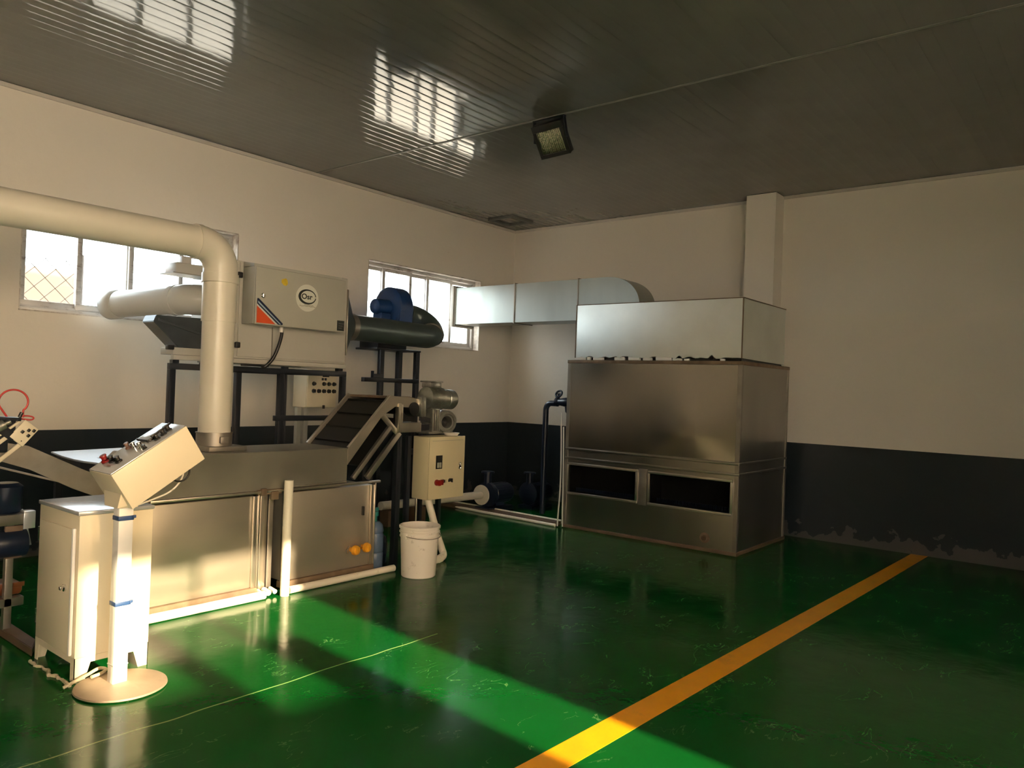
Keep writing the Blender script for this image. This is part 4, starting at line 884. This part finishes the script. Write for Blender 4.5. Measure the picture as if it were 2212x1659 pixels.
# ================================================================== CABINET AND CONSOLE (left foreground)
def cabinet():
    X0, X1, Y0, Y1, H_ = -6.88, -6.522, -2.95, -2.462, 0.826
    root = thing('cream_cabinet', 'cream metal cabinet with a narrow door behind the tilted console', 'cabinet', (-6.70, -2.71, 0))
    b = MB(); zf = 0.085
    b.box(X0, X1, Y0, Y1, zf+0.03, H_-0.02, 0.003)
    # skirts with cut-out feet
    q = 0.075
    b.prism([(X0, 0), (X0+0.05, 0), (X0+0.075, zf), (X1-0.075, zf), (X1-0.05, 0), (X1, 0), (X1, zf+0.03), (X0, zf+0.03)], 'y', Y0, Y0+0.004)
    b.prism([(X0, 0), (X0+0.05, 0), (X0+0.075, zf), (X1-0.075, zf), (X1-0.05, 0), (X1, 0), (X1, zf+0.03), (X0, zf+0.03)], 'y', Y1-0.004, Y1)
    b.prism([(Y0, 0), (Y0+0.045, 0), (Y0+0.045, zf), (Y1-0.055, zf), (Y1-0.035, 0), (Y1, 0), (Y1, zf+0.03), (Y0, zf+0.03)], 'x', X0, X0+0.004)
    b.prism([(Y0, 0), (Y0+0.045, 0), (Y0+0.045, zf), (Y1-0.055, zf), (Y1-0.035, 0), (Y1, 0), (Y1, zf+0.03), (Y0, zf+0.03)], 'x', X1-0.004, X1)
    link('body', b, CREAM, root)
    link('lid', MB().box(X0-0.008, X1+0.006, Y0-0.006, Y1+0.006, H_-0.019, H_+0.002, 0.005), SHEET, root)
    d = MB().box(X0-0.016, X0-0.001, Y0+0.045, Y1-0.045, 0.135, 0.735, 0.004); dr = link('door', d, CREAM, root)
    link('door_edge', MB().box(X0-0.020, X0-0.002, Y0+0.022, Y0+0.044, 0.125, 0.745, 0.008), WHITE_PAINT, dr)
    link('lock', MB().lathe([(0, 0), (0.018, 0), (0.018, 0.008), (0.011, 0.013), (0.011, 0.022), (0, 0.022)], (X0-0.016, Y0+0.10, 0.445), (-1, 0, 0), 20).box(X0-0.042, X0-0.036, Y0+0.088, Y0+0.112, 0.437, 0.453, 0.003), CHROME, dr)
    for z in (0.66, 0.235): link('hinge', MB().cyl((X0-0.010, Y1-0.038, z-0.035), (X0-0.010, Y1-0.038, z+0.035), 0.010, 14), CHROME, root)
    m = MB(); a = [(-6.752, 0.47), (-6.735, 0.485), (-6.64, 0.495)]
    m.box(-6.70, -6.60, Y0-0.004, Y0-0.001, 0.36, 0.50, 0.002); sp = link('side_hatch', m, CREAM, root)
    link('hatch_lock', MB().cyl((-6.672, Y0-0.004, 0.455), (-6.672, Y0-0.010, 0.455), 0.010, 14), BLACK, sp)
cabinet()
m = MB(); rr = random.Random(5)
pts = [(-6.915+rr.uniform(-0.012, 0.012), -2.99+i*0.035, 0.006) for i in range(15)]
tag(link('mortar_bead', MB().tube(spline(pts, 3), 0.014, 8, radii=[0.005+0.006*rr.random() for _ in range(len(spline(pts, 3)))]), MORTAR), 'rough mortar bead along the foot of the cream cabinet', 'mortar bead')
tag(link('cable_clip', MB().tube(spline([(-6.945, -3.0, 0.009), (-6.90, -3.0, 0.024), (-6.84, -3.005, 0.045), (-6.78, -2.985, 0.055), (-6.745, -2.985, 0.042), (-6.78, -3.01, 0.037), (-6.83, -3.025, 0.036)], 5), 0.008, 8), MORTAR), 'loose tan cable loop on the floor between cabinet and console base', 'cable')
def console():
    px, py = -6.765, -3.15
    root = thing('control_console', 'cream tilted push button console on a post with a round base', 'console', (px, py, 0))
    link('base', MB().lathe([(0, 0), (0.195, 0), (0.205, 0.006), (0.203, 0.014), (0.17, 0.022), (0.09, 0.030), (0.05, 0.034), (0, 0.034)], (-6.745, py, 0), (0, 0, 1), 64), DISC, root)
    pl = link('post', MB().box(px-0.034, px+0.034, py-0.03, py+0.03, 0.03, 0.865, 0.003), WHITE_PAINT, root)
    for z, h in ((0.815, 0.011), (0.408, 0.010)): link('blue_tie', MB().box(px-0.037, px+0.037, py-0.033, py+0.033, z-h, z+h, 0.003).box(px+0.03, px+0.045, py-0.036, py-0.028, z-0.002, z+0.012, 0.002), BLUE_TIE, pl)
    link('post_seam', MB().box(px-0.0355, px+0.0355, py-0.0315, py+0.0315, 0.115, 0.121), GREY_BOX, pl, smooth=False)
    # tilted head: local s along the slope, t out of the panel
    A = Vector((-6.872, 0, 1.036)); sl = Vector((0.846, 0, 0.533)).normalized(); nr = Vector((-sl.z, 0, sl.x)); L_, T = 0.418, 0.204; Y0, Y1 = -3.24, -3.0
    def P(s, t, y): v = A+sl*s+nr*t; return Vector((v.x, y, v.z))
    m4 = Matrix((sl, Vector((0, 1, 0)), nr)).transposed().to_4x4(); m4.translation = A
    hd = link('head', MB().box(0, L_, Y0, Y1, -T, -0.006, 0.004, m4), CREAM, root)
    link('button_panel', MB().box(0.002, L_-0.002, Y0+0.002, Y1-0.002, -0.005, 0.0, 0.002, m4), SHEET, root)
    a = P(0.0, -T+0.004, 0); 
    nk = MB().frustum([P(0.012, -0.10, Y0+0.02), P(0.012, -0.10, Y1-0.03), P(0.05, -T+0.002, Y1-0.03), P(0.05, -T+0.002, Y0+0.02)], [Vector((px-0.05, Y0+0.045, 0.868)), Vector((px-0.05, Y1-0.06, 0.868)), Vector((px+0.045, Y1-0.06, 0.866)), Vector((px+0.045, Y0+0.045, 0.866))])
    link('neck', nk, CREAM, root, angle=20)
    def knob(s, y, m, r, h, nm, prof=None):
        p_ = P(s, 0.001, y); pr = prof or [(0, 0), (r*1.25, 0), (r*1.25, h*0.25), (r*0.8, h*0.35), (r*0.8, h*0.8), (r, h*0.85), (r*0.9, h), (0, h*1.02)]
        return link(nm, MB().lathe(pr, p_, nr, 18), m, root)
    ys = (-3.185, -3.12, -3.055)
    knob(0.075, -3.045, RED, 0.017, 0.035, 'emergency_stop'); knob(0.082, -3.10, BLACK, 0.014, 0.03, 'push_button'); knob(0.088, -3.155, BLACK, 0.014, 0.03, 'push_button')
    for i, y in enumerate((-3.06, -3.11, -3.16)): knob(0.19+0.008*i, y, CHROME if i else mat('brown_knob', (0.16, 0.09, 0.07), 0.3), 0.012, 0.03, 'indicator_lamp')
    knob(0.205, -3.20, BLACK, 0.010, 0.02, 'push_button')
    b = MB().box(0.255, 0.365, -3.15, -3.04, 0.001, 0.010, 0.003, m4); sc = link('display', b, SHEET, root); link('display_frame', MB().box(0.250, 0.257, -3.155, -3.035, 0.001, 0.014, 0.002, m4).box(0.257, 0.30, -3.16, -3.152, 0.001, 0.014, 0.002, m4), BLACK, sc)
    for s, y in ((0.285, -3.185), (0.325, -3.18), (0.36, -3.17)):
        k = knob(s, y, BLACK, 0.013, 0.026, 'rotary_switch'); 
        link('lever', MB().box(s-0.022, s+0.022, y-0.005, y+0.005, 0.024, 0.034, 0.002, m4), BLACK, k)
    # cable loops under the head
    c = P(0.345, -T-0.05, -3.06)
    link('cable_loop', MB().tube([c+Vector((0.052*math.cos(R(t_)), 0, 0.050*math.sin(R(t_)))) for t_ in range(70, 431, 15)], 0.005, 10), BLACK, root)
    pts = spline([P(0.36, -T+0.004, -3.05), (-6.425, -3.05, 1.02), (-6.43, -3.05, 0.965), (-6.48, -3.04, 0.905), (-6.58, -3.03, 0.865), (-6.68, -3.04, 0.842), (-6.73, -3.10, 0.845)], 8)
    link('cable', MB().tube(pts, 0.0045, 10), WHITE, root)
console()

# ================================================================== SORTING MACHINE AT THE LEFT EDGE
def sorter():
    root = thing('sorting_machine', 'dark machine frame with a slanting metal chute at the left edge', 'machine', (-7.0, -1.95, 0))
    yA, yB = -2.0, -1.82
    ch = MB().prism([(-7.45, 1.20), (-6.83, 1.078), (-6.79, 1.072), (-6.50, 0.925), (-6.30, 0.83), (-6.30, 0.70), (-6.545, 0.81), (-6.775, 0.935), (-6.91, 0.985), (-7.45, 1.10)], 'y', yA, yA+0.012, 0.003)
    link('chute_side', ch, BRUSHED, root, angle=20)
    link('chute_floor', MB().beam((-7.4, -1.9, 1.11), (-6.45, -1.9, 0.80), 0.16, 0.01), BRUSHED, root, smooth=False)
    # cream bracket with holes and rods
    u = Vector((0.72, 0, -0.60)).normalized(); v = Vector((0.60, 0, 0.72)).normalized(); c = Vector((-6.828, -2.04, 1.148))
    t = MB(); m4 = Matrix((u, Vector((0, 1, 0)), v)).transposed().to_4x4(); m4.translation = c
    t.box(-0.046, 0.046, -0.006, 0.006, -0.062, 0.062, 0.005, m4); br = link('bracket_plate', t, CREAM, root)
    hl = MB()
    for a, b_ in ((-0.012, 0.000), (0.008, 0.026), (0.030, 0.040), (0.026, 0.002)): hl.box(a-0.008, a+0.008, -0.0085, -0.0062, b_-0.009, b_+0.009, 0.003, m4)
    hl.box(0.015, 0.021, -0.0085, -0.0062, -0.045, -0.039, 0.002, m4)
    link('plate_holes', hl, BLACK, br)
    for a, b_, w_ in (((-6.835, -2.03, 1.09), (-7.10, -2.03, 0.86), 0.022), ((-6.875, -2.03, 1.155), (-7.15, -2.03, 0.93), 0.022), ((-6.845, -2.03, 1.215), (-7.02, -2.03, 1.08), 0.014)):
        link('rod', MB().beam(a, b_, 0.016, w_, bev=0.003), CREAM, root)
    m = MB(); m.box(-7.3, -6.86, -2.02, -1.86, 1.16, 1.235, 0.01); m.beam((-7.1, -2.0, 1.24), (-6.845, -2.0, 1.225), 0.10, 0.02, bev=0.004); m.box(-7.2, -6.90, -2.035, -1.9, 1.04, 1.16, 0.01); m.beam((-7.0, -2.035, 1.22), (-6.87, -2.035, 1.12), 0.02, 0.05, bev=0.004)
    link('carriage', m, BLACK_STEEL, root)
    link('cylinder', MB().cyl((-7.15, -2.05, 1.08), (-6.93, -2.05, 1.20), 0.028, 18).cyl((-6.95, -2.05, 1.19), (-6.90, -2.05, 1.215), 0.012, 12), CASTING, root)
    cc = Vector((-6.872, -2.0, 1.322)); lp = [cc+Vector((0.073*math.cos(R(a)), 0.0, 0.068*math.sin(R(a)))) for a in range(-46, 226, 12)]
    link('hose_loop', MB().tube(spline([(-6.822, -2.0, 1.235)]+lp+[(-6.90, -2.0, 1.235)], 3), 0.0055, 10), RED_HOSE, root)
    link('hose_fitting', MB().tube([(-6.828, -2.0, 1.262), (-6.84, -2.0, 1.235)], 0.010, 12), BLACK, root)
    link('hose_loop', MB().tube(spline([(-6.84, -2.0, 1.24), (-6.80, -2.0, 1.243), (-6.772, -2.0, 1.236), (-6.768, -2.0, 1.226), (-6.785, -2.0, 1.220), (-6.83, -2.0, 1.226)], 5), 0.0045, 10), RED_HOSE, root)
    # table frame, dark drive units below
    m = MB().box(-7.6, -6.745, -2.0, -1.95, 0.625, 0.685, 0.004).box(-6.79, -6.745, -1.95, -1.3, 0.625, 0.685, 0.004).box(-7.6, -6.745, -1.95, -1.3, 0.67, 0.684)
    link('table_frame', m, BRUSHED, root)
    link('corner_bracket', MB().box(-6.80, -6.74, -2.012, -2.001, 0.60, 0.69, 0.003).box(-6.80, -6.74, -2.012, -1.94, 0.687, 0.70, 0.003), SHEET, root)
    for x, y in ((-6.86, -1.98), (-6.80, -1.35), (-7.5, -1.98)): link('leg', MB().box(x-0.02, x+0.02, y-0.02, y+0.02, 0, 0.624, 0.003), BRUSHED, root)
    m = MB().lathe([(0, 0), (0.07, 0), (0.085, 0.02), (0.085, 0.15), (0.06, 0.17), (0, 0.17)], (-6.86, -1.90, 0.686), (0, 0, 1), 28)
    m.lathe([(0, 0), (0.055, 0), (0.065, 0.02), (0.065, 0.12), (0, 0.13)], (-7.05, -1.88, 0.686), (0, 0, 1), 24); m.box(-7.4, -7.15, -1.98, -1.8, 0.686, 0.86, 0.01)
    link('drive_unit', m, DARK_BLUE, root)
    link('drive_motor', MB().lathe([(0, 0), (0.07, 0), (0.08, 0.02), (0.08, 0.2), (0, 0.22)], (-6.98, -1.97, 0.52), (1, 0, 0), 28), DARK_BLUE, root)
    link('strap', MB().beam((-6.79, -1.99, 0.62), (-6.765, -1.99, 0.50), 0.01, 0.03, up=(1, 0, 0)), SHEET, root)
    link('cover_plate', MB().box(-6.89, -6.80, -2.005, -1.985, 0.44, 0.622, 0.004), BROWN, root)
    link('lower_rail', MB().box(-7.6, -6.78, -2.0, -1.94, 0.165, 0.215, 0.004), BRUSHED, root)
    link('floor_rail', MB().prism([(-7.4, -1.2), (-6.80, -1.55), (-6.815, -2.30), (-6.885, -2.44), (-6.88, -1.62), (-7.45, -1.3)], 'z', 0, 0.045, 0.004), BROWN, root)
sorter()
def tray():
    root = thing('plastic_tray', 'orange brown plastic tray on the lower rail of the left machine', 'tray', (-6.95, -1.97, 0.216))
    link('pan', MB().box(-7.3, -6.77, -1.955, -1.78, 0.216, 0.285, 0.02), COPPER, root)
    link('rim', MB().box(-7.31, -6.765, -1.9585, -1.9555, 0.262, 0.290, 0.001), COPPER, root)
tray()
def infeed():
    root = thing('infeed_basin', 'shallow round pale basin shining behind the tilted console', 'basin', (-6.2, -1.5, 0))
    rim = [(-6.345, -1.12), (-6.397, -1.451), (-6.417, -1.685), (-6.412, -1.822), (-6.393, -1.93), (-6.371, -2.069), (-6.345, -2.177), (-6.27, -2.19), (-6.27, -1.66), (-5.83, -1.66), (-5.83, -1.02)]
    link('basin_rim', MB().prism(rim, 'z', 0.938, 0.950, 0.002), BASIN, root, smooth=False)
    wl = [(-6.32, -1.15), (-6.37, -1.5), (-6.385, -1.7), (-6.375, -1.9), (-6.28, -1.93), (-6.28, -1.68), (-5.85, -1.68), (-5.85, -1.05)]
    link('basin_wall', MB().prism(wl, 'z', 0.80, 0.937), DARK_BLUE, root, smooth=False)
    for x, y in ((-6.33, -1.22), (-6.32, -1.86)): link('leg', MB().box(x-0.02, x+0.02, y-0.02, y+0.02, 0, 0.80), BLACK_STEEL, root)
infeed()

# ================================================================== CEILING FLOODLIGHT
def floodlight():
    nrm = Vector((-0.80, -0.12, -0.60)).normalized(); w_ = Vector((0, 1, 0)); w_ = (w_-nrm*w_.dot(nrm)).normalized(); d = nrm.cross(w_).normalized()
    if d.z > 0: d = -d
    top = Vector((-3.478, -3.105, 3.665)); c = top+d*0.135
    root = thing('floodlight', 'black square floodlight with a silver reflector hanging from the ceiling', 'lamp', (-3.42, -3.12, 3.5))
    m4 = Matrix((w_, d, nrm)).transposed().to_4x4(); m4.translation = c
    s = 0.140
    b = MB().box(-s, s, -s, s, -0.075, -0.012, 0.01, m4)
    for x0, x1, y0, y1 in ((-s, s, -s, -s+0.055), (-s, s, s-0.032, s), (-s, -s+0.030, -s+0.055, s-0.032), (s-0.03, s, -s+0.055, s-0.032)): b.box(x0, x1, y0, y1, -0.012, 0.006, 0.002, m4)
    link('housing', b, BLACK, root)
    rf = MB(); x = -s+0.032; k = 0
    while x < s-0.032:
        rf.box(x, x+0.015, -s+0.057, s-0.034, -0.0118, -0.006+0.002*(k % 2), 0.003, m4); x += 0.0178; k += 1
    link('reflector', rf, LAMP_REFL, root)
    link('lens', MB().box(-s+0.031, s-0.031, -s+0.056, s-0.033, 0.0, 0.003, 0, m4), pane_material('lamp_glass', (0.92, 0.92, 0.88)), root, smooth=False)
    fn = MB()
    for i in range(9): fn.box(-s+0.02+i*0.03, -s+0.026+i*0.03, -s+0.02, s-0.02, -0.10, -0.075, 0, m4)
    link('heat_sink', fn, BLACK, root, smooth=False)
    e1, e2 = c+w_*(s+0.012), c-w_*(s+0.012); zt = H-0.012
    br = MB()
    t1, t2 = Vector((-3.43, e1.y, zt)), Vector((-3.43, e2.y, zt))
    br.beam(t1+Vector((0, 0.006, 0)), t2-Vector((0, 0.006, 0)), 0.04, 0.008); br.beam(e1, t1, 0.008, 0.03, up=(1, 0, 0)); br.beam(e2, t2, 0.008, 0.03, up=(1, 0, 0))
    link('bracket', br, BLACK_STEEL, root)
floodlight()
